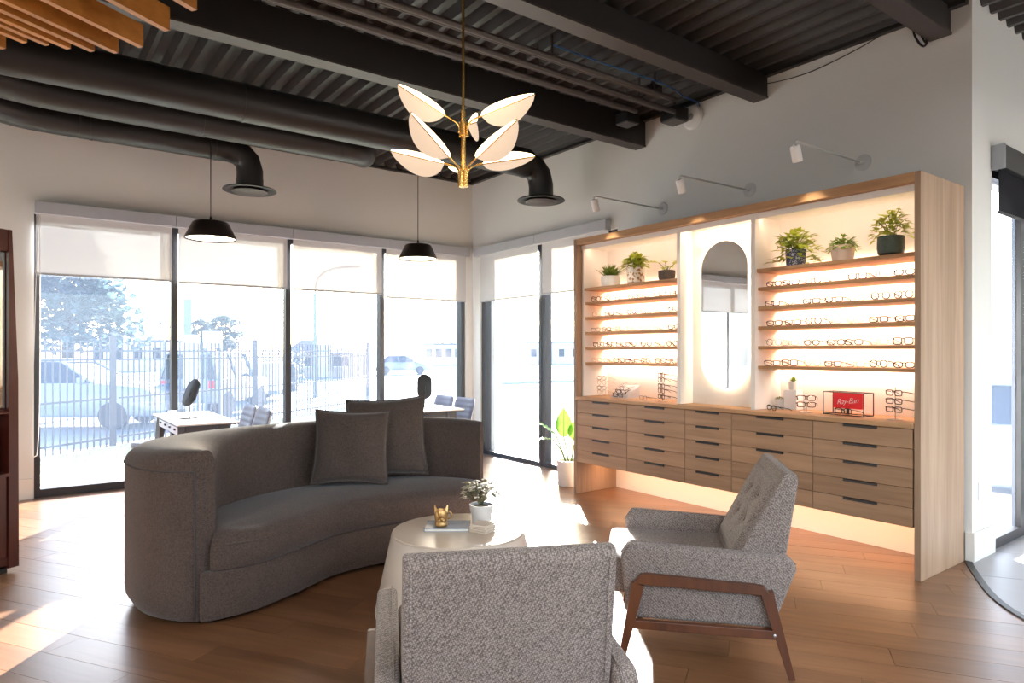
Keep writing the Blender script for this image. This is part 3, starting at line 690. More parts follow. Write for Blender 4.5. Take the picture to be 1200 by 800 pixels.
def pillow(name, label, s, loc, rz, lean, roll, m='cushion'):
    t = thing(name, label, 'cushion', loc, 0, 'grey throw pillows'); n = 18; b = MB(); T = .085
    mtx = Matrix.Rotation(rz, 4, 'Z') @ Matrix.Rotation(lean, 4, 'X') @ Matrix.Rotation(roll, 4, 'Y')
    f, k = [], []
    for i in range(n + 1):
        a, c = [], []
        for j in range(n + 1):
            x, z = -1 + 2 * i / n, -1 + 2 * j / n
            th = T * max(0, (1 - x * x)) ** .55 * max(0, (1 - z * z)) ** .55 * (1 + .10 * math.sin(5 * x + 2 * z))
            X = x * (1 - .075 * (1 - z * z)) * s / 2; Z = z * (1 - .075 * (1 - x * x)) * s / 2 + s / 2
            a.append(mtx @ Vector((X, -th, Z))); c.append(mtx @ Vector((X, th, Z)))
        f.append(a); k.append(c)
    b.grid(f); b.grid([r[::-1] for r in k]); bmesh.ops.remove_doubles(b.bm, verts=b.bm.verts, dist=.0004)
    b.build('pillow_body', m, t, 180)
    edge = [f[i][0] for i in range(n + 1)] + [f[n][j] for j in range(1, n + 1)] + [f[i][n] for i in range(n - 1, -1, -1)] + [f[0][j] for j in range(n - 1, 0, -1)]
    MB().tube(edge, .005, 6, close=True).build('pillow_piping', m, t, 180)
    return t
pillow('throw_pillow', 'grey throw pillow in front, leaning on the other pillow on the sofa', .50, (1.765, 4.19, .487), R(-26), R(-17), R(2))
pillow('throw_pillow', 'dark grey throw pillow standing behind, taller in view, against the sofa back', .56, (2.085, 4.27, .487), R(-30), R(-12), R(-3))

# ================================================================== COFFEE TABLE AND WHAT IS ON IT
TC = Vector((1.88, 3.01, 0))
t = thing('coffee_table', 'round off white drum coffee table flaring towards the floor', 'table', TC)
MB().lathe([(.42, 0), (.437, .006), (.436, .02), (.352, .412)], n=72).build('drum_base', 'table', t, 40)
MB().lathe([(0, .4125), (.349, .4125), (.350, .416), (.345, .422), (0, .422)], n=72).build('table_top', 'tabletop', t, 40)
zt = .4225
bk = thing('magazine', 'grey photo book lying on the coffee table under the gold dog mug', 'book', (1.853, 3.072, zt), R(-36))
MB().box(-.115, .115, -.085, .085, .003, .0135).build('pages', 'paper', bk)
MB().box(-.117, .117, -.087, .087, 0, .003).box(-.117, .117, -.087, .087, .0135, .0165).box(-.119, -.116, -.087, .087, 0, .0165).build('cover', 'cover', bk)
mg = thing('dog_mug', 'gold bulldog head mug standing on the grey book', 'mug', (1.806, 3.064, zt + .0168), R(-32))
MB().lathe([(0, .002), (.03, 0), (.034, .004), (.034, .018), (.031, .022), (.033, .03), (.036, .05), (.036, .07), (.033, .084), (.03, .088), (.027, .084), (.029, .06), (.0, .03)], n=28).build('head', 'gold', mg, 60)
b = MB(); b.lathe([(0, -.014), (.012, -.010), (.017, 0), (.013, .011), (0, .014)], (0, -.036, .047), 18, 1.1, .9); b.lathe([(0, -.007), (.007, 0), (0, .006)], (0, -.052, .053), 12)
for s in (-1, 1): b.lathe([(0, -.011), (.010, -.004), (.010, .005), (0, .010)], (s * .012, -.044, .040), 12)
b.build('muzzle', 'gold', mg, 180)
for s in (-1, 1):
    MB().lathe([(0, -.004), (.005, 0), (0, .004)], (s * .015, -.032, .064), 10).build('eye', 'gold', mg, 180)
    MB().hull([(s * .014, -.02, .080), (s * .034, -.016, .076), (s * .032, .004, .076), (s * .016, .0, .080)], [(s * .031, -.010, .112), (s * .037, -.008, .110), (s * .036, -.003, .110), (s * .032, -.004, .112)]).build('ear', 'gold', mg)
MB().tube([(.034 + .022 * math.sin(a), .012, .055 + .02 * math.cos(a)) for a in [math.pi * k / 10 for k in range(11)]], .0045, 8).build('handle', 'gold', mg, 180)
for i in range(4):
    a = rnd.uniform(-.12, .12)
    c = thing('stone_coaster', ['pale stone coaster at the bottom of the small stack on the coffee table', 'second pale stone coaster from the bottom of the stack', 'third pale stone coaster from the bottom of the stack', 'pale stone coaster on top of the stack beside the white pot'][i], 'coaster', (1.958, 2.895, zt + i * .0112), R(25) + a, 'coasters on the coffee table')
    MB().box(-.05, .05, -.05, .05, .002, .0108, .002).build('slab', 'coaster', c); MB().box(-.044, .044, -.044, .044, 0, .002).build('felt_pad', 'paper', c)

# ---- leaves
def leaf(b, p, d, up, L, W, bend=.3, n=4, notch=False, fold=.15):
    """one leaf blade from p along d"""
    d = Vector(d).normalized(); up = Vector(up); s = d.cross(up)
    if s.length < .02: s = d.cross(Vector((1, .3, 0)))
    s.normalize(); u = s.cross(d).normalized(); p = Vector(p); rows = []
    for i in range(n + 1):
        t = i / n; w = W * math.sin(math.pi * min(1, .06 + .94 * t) ** .75) if i < n else .0005
        c = p + d * L * t - u * bend * L * t * t
        rows.append([c - s * w + u * fold * w, c, c + s * w + u * fold * w])
    b.grid(rows)
def pot(name, label, loc, prof, m, soil_z, soil_r, rz=0, group=None, feet=None):
    t = thing(name, label, 'plant', loc, rz, group)
    MB().lathe(prof, n=36).build('pot', m, t, 35)
    MB().lathe([(0, soil_z + .004), (soil_r * .6, soil_z + .003), (soil_r, soil_z)], n=20).build('soil', 'soil', t, 60)
    if feet:
        for k in range(3):
            a = 2 * math.pi * k / 3 + .5; MB().lathe([(.012, 0), (.014, feet)], (math.cos(a) * feet * 2.2, math.sin(a) * feet * 2.2, 0), 10).build('pot_foot', m, t)
    return t
def bush(t, base, n, spread, height, L, W, lm, seed, droop=0, name='foliage', stems=6):
    r = random.Random(seed); b = MB(); sb = MB(); base = Vector(base)
    for k in range(stems):
        a = r.uniform(0, 6.28); e = base + Vector((math.cos(a) * spread * .7, math.sin(a) * spread * .7, height * r.uniform(.5, .9)))
        sb.tube([base + Vector((math.cos(a), math.sin(a), 0)) * spread * .1, base.lerp(e, .5) + Vector((0, 0, height * .1)), e], .0022, 5)
    for k in range(n):
        a = r.uniform(0, 6.28); q = r.random() ** .6; h = r.random()
        p = base + Vector((math.cos(a) * spread * q * (1 - .35 * h), math.sin(a) * spread * q * (1 - .35 * h), height * (.12 + .88 * h * (1 - .3 * q)) - droop * q * q * height))
        p.z = max(p.z, .035); d = Vector((math.cos(a) * (.4 + q), math.sin(a) * (.4 + q), r.uniform(-.2, .9) - droop * q))
        if p.z < .06: d.z = abs(d.z) * .3 + .12
        leaf(b, p, d, (0, 0, 1), L * r.uniform(.7, 1.2), W * r.uniform(.8, 1.15), r.uniform(.1, .5), 3)
    f = b.build(name, lm, t, 180); s = sb.build('stems', 'stem', t, 180)
    f['kind'] = 'stuff'
# plant on the coffee table: white conical pot with a cream and green blushing plant
t = pot('potted_plant', 'cream and green leafy plant in a white conical pot on the coffee table', (2.035, 3.02, zt), [(.045, 0), (.048, .004), (.066, .105), (.067, .11), (.060, .11), (.055, .09), (0, .085)], 'white', .098, .058)
for k, (a, r_, h) in enumerate(((2.6, .075, .13), (3.4, .05, .19), (1.2, .03, .15), (.2, .05, .14), (5.3, .04, .13))):
    MB().tube([(0, 0, .095), (math.cos(a) * r_ * .4, math.sin(a) * r_ * .4, .095 + (h - .04) * .5), (math.cos(a) * r_, math.sin(a) * r_, .06 + h)], .0035, 6).build('stem', 'leaf_blush', t, 180)
r_ = random.Random(5); b = MB()
for k in range(170):
    a = r_.uniform(0, 6.28); q = r_.random() ** .5; c = Vector((.025, -.015, .185)); p = c + Vector((math.cos(a) * q * .066, math.sin(a) * q * .066, r_.uniform(-.045, .045)))
    leaf(b, p, (math.cos(a), math.sin(a), r_.uniform(-.1, .6)), (0, 0, 1), .042 * r_.uniform(.7, 1.2), .013, .3, 3)
for k in range(44):
    c = Vector((-.055, .03, .20)); a = r_.uniform(0, 6.28); leaf(b, c + Vector((r_.uniform(-.03, .03), r_.uniform(-.03, .03), r_.uniform(-.07, .03))), (math.cos(a), math.sin(a), r_.uniform(0, 1)), (0, 0, 1), .05, .015, .3, 3)
b.build('foliage', 'leaf_blush', t, 180)['kind'] = 'stuff'

# ================================================================== ARMCHAIRS
def make_armchair(label):
    c = thing('armchair', label, 'chair', group='grey tweed armchairs')
    for s in (-1, 1):
        x0 = s * .290; pts = [(x0, .235, .20), (x0, .262, .47), (x0, .225, .525), (x0, -.44, .497), (x0, -.475, .46), (x0, -.375, .20)]
        MB().prism(pts, (s * .070, 0, 0), .018, 3).build('arm_panel', 'tweed', c, 40)
        MB().tube([(s * .308, p[1], p[2] + .001) for p in pts[1:5]], .003, 5).build('arm_piping', 'tweed', c, 180)
        xf = s * .377
        MB().bar((xf, .262, 0), (xf, .185, .36), .022, .026, .03, .052, up=(0, 1, 0)).build('front_leg', 'walnut', c)
        MB().bar((xf, -.445, 0), (xf, -.345, .36), .022, .026, .03, .05, up=(0, 1, 0)).build('rear_leg', 'walnut', c)
        MB().prism([(xf - .015, -.365, .345), (xf - .015, .208, .36), (xf - .015, .176, .402), (xf - .015, .15, .405), (xf - .015, -.30, .388), (xf - .015, -.335, .385)], (.03, 0, 0), .004, 2).build('top_rail', 'walnut', c)
        MB().box(xf - .013, xf + .013, -.392, .212, .165, .203, .003).build('side_rail', 'walnut', c)
        MB().lathe([(0, .0), (.006, .001), (.006, .003), (0, .004)], (0, 0, 0), 10).build('rail_bolt', 'chrome', c, loc=(xf + s * .013, -.375, .185)).rotation_euler = (0, s * R(90), 0)
    MB().box(-.362, .362, .165, .19, .168, .20, .003).build('cross_rail', 'walnut', c); MB().box(-.362, .362, -.37, -.345, .168, .20, .003).build('cross_rail', 'walnut', c)
    MB().box(-.289, .289, -.36, .245, .201, .275, .01).build('seat_deck', 'tweed', c)
    b = MB(); rows = []; n = 14
    b.box(-.287, .287, -.27, .335, .278, .43, .028, 4); b.build('seat_cushion', 'tweed', c, 50)
    prof = [(-.41, .285), (-.490, .812), (-.488, .836), (-.475, .846), (-.443, .846), (-.430, .834), (-.215, .432), (-.18, .285)]
    b = MB().prism([(-.287, y, z) for y, z in prof], (.574, 0, 0), .012, 2); back = b.build('backrest', 'tweed', c, 40)
    mt = Matrix.Translation((0, -.224, .440)) @ Matrix.Rotation(R(28.1), 4, 'X')
    bt = [(x, z) for z in (.30, .17) for x in (-.095, .095)]
    rows = []
    for i in range(41):
        x = -.267 + .534 * i / 40; row = []
        for j in range(41):
            z = .0 + .415 * j / 40; e = min(1, min(i, 40 - i) / 4, min(j, 40 - j) / 4)
            y = -.006 + .028 * math.sin(e * math.pi / 2)
            for bx, bz in bt: y -= .02 * math.exp(-((x - bx) ** 2 + (z - bz) ** 2) / .0012)
            row.append(mt @ Vector((x, y, z)))
        rows.append(row)
    b = MB(); b.grid(rows); b.build('tufted_front', 'tweed', c, 180)
    for bx, bz in bt:
        b = MB().lathe([(0, .006), (.008, .004), (.011, 0), (.009, -.003)], n=12); b.bm.transform(mt @ Matrix.Translation((bx, .006, bz)) @ Matrix.Rotation(R(-90), 4, 'X')); b.build('button', 'button', c, 180)
    for s in (-1, 1):
        MB().tube([(s * .266, -.414, .31), (s * .266, -.491, .81)], .003, 5).build('back_piping', 'tweed', c, 180)
    return c
ch = make_armchair('grey tweed armchair facing left, its walnut side frame in full view'); ch.location = (2.57, 2.11, .0); ch.rotation_euler = (0, 0, math.atan2(.67, .742))
c2 = copy_tree(ch); c2['label'] = 'grey tweed armchair in the foreground seen from behind'; c2.location = (1.255, 1.835, 0); c2.rotation_euler = (0, 0, -math.atan2(.437, .899))

# ================================================================== DISPLAY WALL
DX, DB, DL, DR, DZ = 4.30, 4.95, 4.79, 1.718, 2.445     # front, back, left end (y), right end (y), height
t = thing('display_unit', 'tall pale oak display unit with back lit shelves along the right wall', 'display unit', (DX, 3.25, 0)); o = Vector((DX, 3.25, 0))
def dbx(name, m, x0, x1, y0, y1, z0, z1, bev=0, parent=t, **kw): return MB().box(x0 - DX, x1 - DX, y0 - 3.25, y1 - 3.25, z0, z1, bev).build(name, m, parent, **kw)
dbx('side_panel', 'oak_v', DX, DB, DL - .036, DL, 0, DZ, .002); dbx('side_panel', 'oak_v', DX, DB, DR, DR + .036, 0, DZ, .002)
dbx('top_panel', 'oak_h', DX, DB, DR + .0365, DL - .0365, DZ - .058, DZ, .002)
yl, yr = DL - .037, DR + .037
LX = 4.375                                              # the white lining starts a little behind the oak
dbx('top_lining', 'lining', LX, 4.70, yr, yl, DZ - .078, DZ - .0585)
dbx('side_lining', 'lining', LX, 4.70, yl - .018, yl, .937, DZ - .079); dbx('side_lining', 'lining', LX, 4.70, yr, yr + .018, .937, DZ - .079)
dbx('divider', 'lining', LX - .012, 4.70, 3.556, 3.590, .937, DZ - .079); dbx('divider', 'lining', LX - .012, 4.70, 2.866, 2.900, .937, DZ - .079)
dbx('back_panel', 'lining', 4.70, 4.72, yr, yl, .937, DZ - .06); dbx('mirror_backing', 'lining', 4.525, 4.545, 2.901, 3.555, .937, DZ - .079)
dbx('rear_panel', 'lining', 4.84, 4.86, yr, yl, 0, .905); dbx('top_fascia', 'lining', LX - .01, LX, yr, yl, DZ - .10, DZ - .0585)
shelf_top = [1.977, 1.842, 1.700, 1.554, 1.408, 1.262]
led_h = 0
for (ya, yb) in ((3.591, yl - .0185), (yr + .0185, 2.865)):
    for k, z in enumerate(shelf_top):
        xf = 4.385 if k == 0 else 4.40
        sh = dbx('display_shelf', 'oak_h', xf, 4.699, ya, yb, z - .024, z, .0015)
        dbx('led_strip', 'led', 4.675, 4.690, ya + .02, yb - .02, z - .0300, z - .0245, parent=sh) if False else None
        area('shelf_light', (4.66, (ya + yb) / 2, z - .027), (yb - ya - .04, .02), 4.4 if k else 4.6, WARM, (.35, 0, -1))
        if k == 0: area('shelf_light', (4.68, (ya + yb) / 2, z + .006), (yb - ya - .04, .012), 1.7, WARM, (.25, 0, 1))
    area('shelf_light', (4.42, (ya + yb) / 2, DZ - .083), (yb - ya - .04, .015), 1.7, WARM, (.6, 0, -1))
area('shelf_light', (4.40, 3.228, DZ - .083), (.6, .015), 2.0, WARM, (.4, 0, -1))
area('toe_light', (4.60, 3.25, .306), (2.9, .03), 13, (1, .56, .31), (.1, 0, -1))
for n_ in [x for x in bpy.data.objects if x.name.startswith(('shelf_light', 'toe_light'))]:
    pass
# worktop and five drawer cabinets under it
wt = thing('worktop', 'long pale oak worktop above the drawers of the display unit', 'worktop', (DX, 3.25, .906))
MB().box(-.012, .535, yr - 3.25 + .0005, yl - 3.25 - .0005, 0, .0295, .002).build('slab', 'oak_h', wt)
cols = [4.746, 4.094, 3.459, 3.024, 2.386, 1.762]
names = ['leftmost oak drawer cabinet below the worktop, beside the floor plant', 'second oak drawer cabinet from the left, below the tree shaped eyeglass stand', 'narrow oak drawer cabinet in the middle, below the oval mirror', 'fourth oak drawer cabinet from the left, partly hidden by the armchair', 'rightmost wide oak drawer cabinet, below the red sign']
for k in range(5):
    yb, ya = cols[k], cols[k + 1]; w = yb - ya; ym = (ya + yb) / 2
    c = thing('drawer_cabinet', names[k], 'cabinet', (DX, ym, .31), group='oak drawer cabinets')
    MB().box(.026, .535, -w / 2 + .001, w / 2 - .001, .0, .592).build('cabinet_body', 'oak_h', c)
    for j in range(5):
        z1 = .590 - j * .1186; dr = MB().box(0, .025, -w / 2 + .002, w / 2 - .002, z1 - .1156, z1, .001, 1).build('drawer', 'cab_h', c)
        MB().box(-.010, .004, -.105, .105, -.019, -.004, .002).build('handle', 'black', dr, loc=(0, 0, z1 + .004))
# oval mirror on the lit backing
mr = thing('oval_mirror', 'tall pill shaped mirror with lit edge in the middle of the display unit', 'mirror', (4.49, 3.228, 1.66))
def pill(hw, hh, n=24):
    out = []
    for k in range(n + 1): a = math.pi * k / n; out.append((hw * math.cos(a), hh - hw + hw * math.sin(a)))
    for k in range(n + 1): a = math.pi + math.pi * k / n; out.append((hw * math.cos(a), -hh + hw + hw * math.sin(a)))
    return out
P_ = pill(.214, .585)
MB().prism([(0, y, z) for y, z in P_], (.005, 0, 0)).build('mirror_glass', 'mirror', mr)
MB().prism([(.0055, y, z) for y, z in pill(.185, .555)], (.029, 0, 0)).build('mirror_backer', 'trimwhite', mr)
b = MB(); rows = []
for (y, z), (y2, z2) in zip(pill(.190, .560), pill(.1855, .5555)): rows.append([(.012, y, z), (.024, y, z)])
rows.append(rows[0]); b.grid(rows); b.build('edge_light', 'led', mr, 180)

# ---- eyeglasses
GM = {'black': 'gf_black', 'brown': 'gf_brown', 'gold': 'gf_gold', 'pale': 'gf_clear', 'grey': 'gf_grey'}
def rim(shape, cy, r=.0021):
    w, h = {'rectangular': (.026, .017), 'round': (.023, .0225), 'square': (.026, .021), 'oval': (.026, .018)}[shape]; e = {'rectangular': .45, 'round': 1, 'square': .5, 'oval': .85}[shape]
    return [(0, cy + w * math.copysign(abs(math.cos(a)) ** e, math.cos(a)), .004 + h + h * math.copysign(abs(math.sin(a)) ** e, math.sin(a))) for a in (2 * math.pi * k / 18 for k in range(18))]
PROTO = {}
def make_glasses(shape, colour):
    if (shape, colour) in PROTO: return PROTO[(shape, colour)], True
    b = MB(); m = GM[colour]; rr = .0032 if colour in ('black', 'brown', 'pale') else .0019
    for s in (-1, 1): b.tube(rim(shape, s * .0335), rr, 6, close=True)
    hz = max(p[2] for p in rim(shape, 0)) - .008
    b.tube([(0, -.0095, hz), (-.002, 0, hz + .004), (0, .0095, hz)], rr, 6)
    g = b.build('eyeglasses', m, None, 180)
    for s in (-1, 1):
        MB().tube([(0, s * .061, hz), (.003, s * .0675, hz + .001), (.03, s * .069, hz - .002), (.095, s * .067, hz * .55), (.122, s * .064, .0042)], rr * .85, 5).build('temple', m, g, 180)
        pts = rim(shape, s * .0335); MB().poly([(0.0, p[1], p[2]) for p in pts]).build('lens', 'lens', g)
    PROTO[(shape, colour)] = g
    return g, False
ordn = ['first', 'second', 'third', 'fourth', 'fifth', 'sixth', 'seventh', 'eighth', 'ninth']
def put_glasses(shape, colour, loc, rz, label, group, rx=0):
    g, used = make_glasses(shape, colour)
    if used: g = copy_tree(g)
    g.location = loc; g.rotation_euler = (rx, 0, rz); tag(g, label, 'eyeglasses', group); return g
r2 = random.Random(21)
sch = ['black', 'black', 'brown', 'black', 'black', 'grey', 'gold', 'brown', 'black', 'pale', 'black', 'grey']
for bay, (ya, yb, n) in {'left': (4.64, 3.70, 7), 'right': (2.775, 1.872, 7)}.items():
    for row in range(1, 6):
        for k in range(n):
            y = ya + (yb - ya) * k / (n - 1) + r2.uniform(-.012, .012)
            shp = r2.choice(['rectangular', 'rectangular', 'square', 'round', 'oval']); colr = r2.choice(sch)
            put_glasses(shp, colr, (4.445 + r2.uniform(-.012, .02), y, shelf_top[row] + .0008), r2.uniform(-.16, .10), f'{colr} {shp} eyeglasses, {ordn[k]} from left on {ordn[row - 1]} eyeglass shelf, {bay} bay', f'eyeglasses on the {bay} display shelves')
# ---- plants on the top shelves
zs = 1.9775
t = pot('potted_plant', 'dark green grassy plant in a low white pot, leftmost on the top shelf', (4.505, 4.50, zs), [(.06, 0), (.064, .005), (.066, .075), (.061, .075), (.058, .06), (0, .06)], 'white', .068, .059, group='plants on the display shelves'); t.scale = (1.35,) * 3
b = MB(); r3 = random.Random(3)
for k in range(190):
    a = r3.uniform(0, 6.28); q = r3.random(); leaf(b, (math.cos(a) * .035 * q, math.sin(a) * .035 * q, .066), (math.cos(a) * q * 1.0, math.sin(a) * q * 1.0, 1), (0, 0, 1), r3.uniform(.06, .105), .006, r3.uniform(.1, .6), 4)
b.build('foliage', 'leaf_grass', t, 180)['kind'] = 'stuff'
t = pot('potted_plant', 'yellow green bushy plant in a speckled terrazzo pot with feet', (4.52, 4.19, zs), [(.066, .012), (.071, .016), (.073, .135), (.067, .135), (.064, .115), (0, .115)], 'terrazzo', .122, .064, group='plants on the display shelves', feet=.016); t.scale = (1.12,) * 3
bush(t, (0, 0, .12), 260, .105, .125, .046, .017, 'leaf_yel', 11); bush(t, (.0, .0, .17), 26, .035, .10, .036, .012, 'leaf_yel', 12, stems=2, name='upper_foliage')
t = pot('potted_plant', 'broad leaved plant in a grey ribbed pot beside the mirror bay', (4.52, 3.83, zs), [(.052, 0), (.058, .004), (.068, .03), (.070, .09), (.064, .092), (.060, .075), (0, .07)], 'ribbed', .082, .060, group='plants on the display shelves')
b = MB()
for k in range(26):
    a = 2 * math.pi * k / 26; c_, s_ = math.cos(a), math.sin(a); b.tube([(.057 * c_, .057 * s_, .004), (.069 * c_, .069 * s_, .03), (.0712 * c_, .0712 * s_, .088)], .0035, 5)
b.build('pot_ribs', 'ribbed', t, 180)
def monstera(t, spec, m='leaf_yel'):
    for (a, rr, h, L, W, tilt) in spec:
        e = Vector((math.cos(a) * rr, math.sin(a) * rr, h)); MB().tube([(0, 0, .07), e * .5 + Vector((0, 0, .05)), e], .003, 6).build('stem', 'stem', t, 180)
        b = MB(); rows = []
        d = Vector((math.cos(a) * .75, math.sin(a) * .75, tilt)).normalized(); s = d.cross(Vector((0, 0, 1))).normalized(); u = s.cross(d)
        n = 14
        for i in range(n + 1):
            q = i / n; w = W * (math.sin(math.pi * min(1, (q * .93 + .07)) ** .7)); 
            if i % 3 == 2 and 2 < i < n - 1: w *= .62
            c = e + d * L * (q - .12) - u * .25 * L * q * q
            rows.append([c - s * w + u * .12 * w, c - s * w * .45 + u * .03 * w, c, c + s * w * .45 + u * .03 * w, c + s * w + u * .12 * w])
        b.grid(rows); b.build('leaf', m, t, 180)
monstera(t, [(1.9, .075, .165, .14, .07, .25), (-1.2, .075, .15, .13, .06, .35), (.3, .05, .13, .09, .04, .2), (3.6, .06, .115, .085, .035, -.1), (-2.2, .04, .125, .08, .035, .1), (1.2, .03, .17, .07, .032, .5)])
t = pot('potted_plant', 'trailing yellow green plant in a dark blue speckled pot on the top shelf', (4.475, 2.61, zs), [(.054, 0), (.058, .004), (.064, .105), (.058, .105), (.054, .09), (0, .085)], 'speckle', .095, .056, group='plants on the display shelves'); t.scale = (1.1,) * 3
bush(t, (0, 0, .095), 130, .15, .15, .055, .019, 'leaf_yel', 31, .2); bush(t, (0, 0, .075), 100, .165, .12, .052, .016, 'leaf_yel', 32, 1.0, name='trailing_foliage', stems=9)
t = pot('potted_plant', 'small leafed plant spilling over a pale pink pot on the top shelf', (4.52, 2.295, zs), [(.050, 0), (.054, .004), (.064, .092), (.058, .092), (.054, .08), (0, .075)], 'pink', .084, .056, group='plants on the display shelves'); t.scale = (1.22,) * 3
bush(t, (0, 0, .085), 230, .095, .065, .024, .008, 'leaf_mid', 41, .55)
t = pot('potted_plant', 'tall airy shrub in a dark green textured footed pot, rightmost on the top shelf', (4.50, 1.975, zs), [(.060, .012), (.068, .016), (.074, .05), (.072, .118), (.066, .12), (.062, .1), (0, .098)], 'darkgreen', .108, .062, group='plants on the display shelves', feet=.015); t.scale = (1.08,) * 3
bush(t, (0, 0, .105), 170, .12, .17, .040, .016, 'leaf_yel', 51, .1); bush(t, (-.02, -.03, .20), 22, .035, .10, .03, .011, 'leaf_yel', 52, stems=2, name='upper_foliage')
# ---- things on the worktop
zw = .936
def tree_stand(label, loc, rows_, m='chrome'):
    s = thing('eyeglass_stand', label, 'stand', loc); MB().lathe([(0, 0), (.045, 0), (.045, .004), (.012, .008), (0, .008)], n=24).build('stand_base', m, s, 40)
    MB().tube([(0, 0, .006), (0, 0, rows_)], .0028, 8).build('stand_post', m, s, 180)
    return s
st = tree_stand('tree shaped eyeglass stand crowded with black frames on the left worktop', (4.50, 3.86, zw), .28); st.rotation_euler = (0, 0, -.4)
for k in range(5): MB().tube([(0, -.04, .055 + .047 * k), (0, .04, .055 + .047 * k)], .002, 6).build('stand_arm', 'chrome', st, 180)
for k in range(5): put_glasses(['rectangular', 'square'][k % 2], ['black', 'brown', 'black'][k % 3], (4.489, 3.865, zw + .018 + k * .047), -.4, f'{["black", "brown", "black"][k % 3]} {["rectangular", "square"][k % 2]} eyeglasses on the tree shaped stand, {ordn[k]} from its foot', 'eyeglasses on worktop stands')
st = thing('eyeglass_holder', 'clear acrylic rack with pale frames, leftmost on the worktop', 'stand', (4.52, 4.62, zw))
MB().box(-.04, .04, -.05, .05, 0, .005).build('rack_base', 'clear', st); MB().box(.0, .004, -.045, .045, .005, .21).build('rack_back', 'clear', st)
for k in range(4): put_glasses(['round', 'oval'][k % 2], ['gold', 'pale'][k % 2], (4.509, 4.62, zw + .012 + k * .047), 0, f'{["gold", "pale"][k % 2]} {["round", "oval"][k % 2]} eyeglasses in the clear rack, {ordn[k]} from the bottom', 'eyeglasses on worktop stands')
st = thing('eyeglass_wedge', 'grey wedge shaped tray holding a heap of dark frames on the worktop', 'stand', (4.56, 4.36, zw))
MB().prism([(-.10, -.105, 0), (.085, -.105, 0), (.085, -.105, .115)], (0, .20, 0)).build('wedge_block', 'valance', st)
for k in range(3):
    g = put_glasses(['rectangular', 'square', 'round'][k % 3], ['black', 'brown', 'grey'][k % 3], (4.464 + .045 * k, 4.355, zw + .0065 + .028 * k), 0, f'{["black", "brown", "grey"][k % 3]} {["rectangular", "square", "round"][k % 3]} eyeglasses on the grey wedge tray, {ordn[k]} from its low edge', 'eyeglasses on worktop stands'); g.rotation_euler = (0, -R(31.9), 0)
put_glasses('rectangular', 'grey', (4.43, 4.02, zw + .001), -.3, 'grey rectangular eyeglasses lying flat in front of the tree shaped stand', 'loose eyeglasses on the worktop')
put_glasses('oval', 'black', (4.40, 2.755, zw + .001), -.5, 'black oval eyeglasses lying before the two small succulents', 'loose eyeglasses on the worktop')
t = pot('succulent', 'little mossy green succulent in a small white cup on the worktop', (4.60, 2.815, zw), [(.026, 0), (.028, .003), (.033, .075), (.029, .075), (.027, .065), (0, .062)], 'white', .068, .028)
bush(t, (0, 0, .066), 90, .034, .026, .014, .006, 'leaf_grass', 61, stems=1)
bl = thing('display_block', 'tall white block under the raised succulent', 'block', (4.64, 2.725, zw)); MB().box(-.045, .045, -.05, .05, 0, .145, .002).build('block_body', 'plastic', bl); MB().box(-.04, .04, -.045, .045, .145, .147).build('block_top', 'white', bl)
t = pot('succulent', 'small rosette succulent in a white pot raised on the white block', (4.64, 2.725, zw + .1475), [(.030, 0), (.033, .003), (.037, .06), (.033, .06), (.031, .05), (0, .048)], 'white', .054, .031)
b = MB()
for k in range(34):
    a = k * 2.4; q = k / 34; leaf(b, (0, 0, .056 + .012 * (1 - q)), (math.cos(a) * (.25 + q), math.sin(a) * (.25 + q), 1.1 - .8 * q), (0, 0, 1), .03 + .012 * q, .009, -.15, 3)
b.build('rosette', 'leaf_grass', t, 180)
st = tree_stand('short chrome stand with two dark frames near the succulents', (4.50, 2.545, zw), .135, 'chrome')
st.rotation_euler = (0, 0, .45)
for k in range(2):
    MB().tube([(0, -.03, .065 + .047 * k), (0, .03, .065 + .047 * k)], .002, 6).build('stand_arm', 'chrome', st, 180)
    put_glasses('rectangular', 'brown', (4.490, 2.540, zw + .034 + .047 * k), .45, f'brown rectangular eyeglasses on the short chrome stand, {["lower", "upper"][k]} of two', 'eyeglasses on worktop stands')
st = tree_stand('tall chrome stand with three black frames at the right end of the worktop', (4.46, 1.93, zw), .205, 'chrome')
st.rotation_euler = (0, 0, -.35)
for k in range(3):
    MB().tube([(0, -.03, .075 + .052 * k), (0, .03, .075 + .052 * k)], .002, 6).build('stand_arm', 'chrome', st, 180)
    put_glasses('rectangular', 'black', (4.450, 1.934, zw + .045 + .052 * k), -.35, f'black rectangular eyeglasses on the tall chrome stand, {["lowest", "middle", "topmost"][k]} of three', 'eyeglasses on worktop stands')
# red sign inside a black wire frame
sg = thing('brand_sign', 'red sign with white script inside a black wire cube on the worktop', 'sign', (4.52, 2.26, zw), R(-6))
w, d_, h = .145, .055, .155
b = MB()
for x in (-d_, d_):
    for a, c in (((x, -w, .004), (x, w, .004)), ((x, -w, h), (x, w, h)), ((x, -w, .004), (x, -w, h)), ((x, w, .004), (x, w, h))): b.bar(a, c, .0055, .0055, up=(1, .2, .1))
for y in (-w, w):
    for z in (.004, h): b.bar((-d_, y, z), (d_, y, z), .0055, .0055)
b.build('wire_frame', 'black', sg)
MB().box(-.004, .004, -.105, .105, .045, .148, .001).build('sign_board', 'red', sg); MB().box(-.003, .003, -.01, .01, .004, .045).build('sign_foot', 'black', sg)
cu = bpy.data.curves.new('lettering', 'FONT'); cu.body = 'Ray-Ban'; cu.size = .052; cu.shear = .42; cu.offset = -.0009; cu.extrude = .0006; cu.align_x = 'CENTER'; cu.space_character = .92
tmp = bpy.data.objects.new('tmp', cu); COL.objects.link(tmp); bpy.context.view_layer.update()
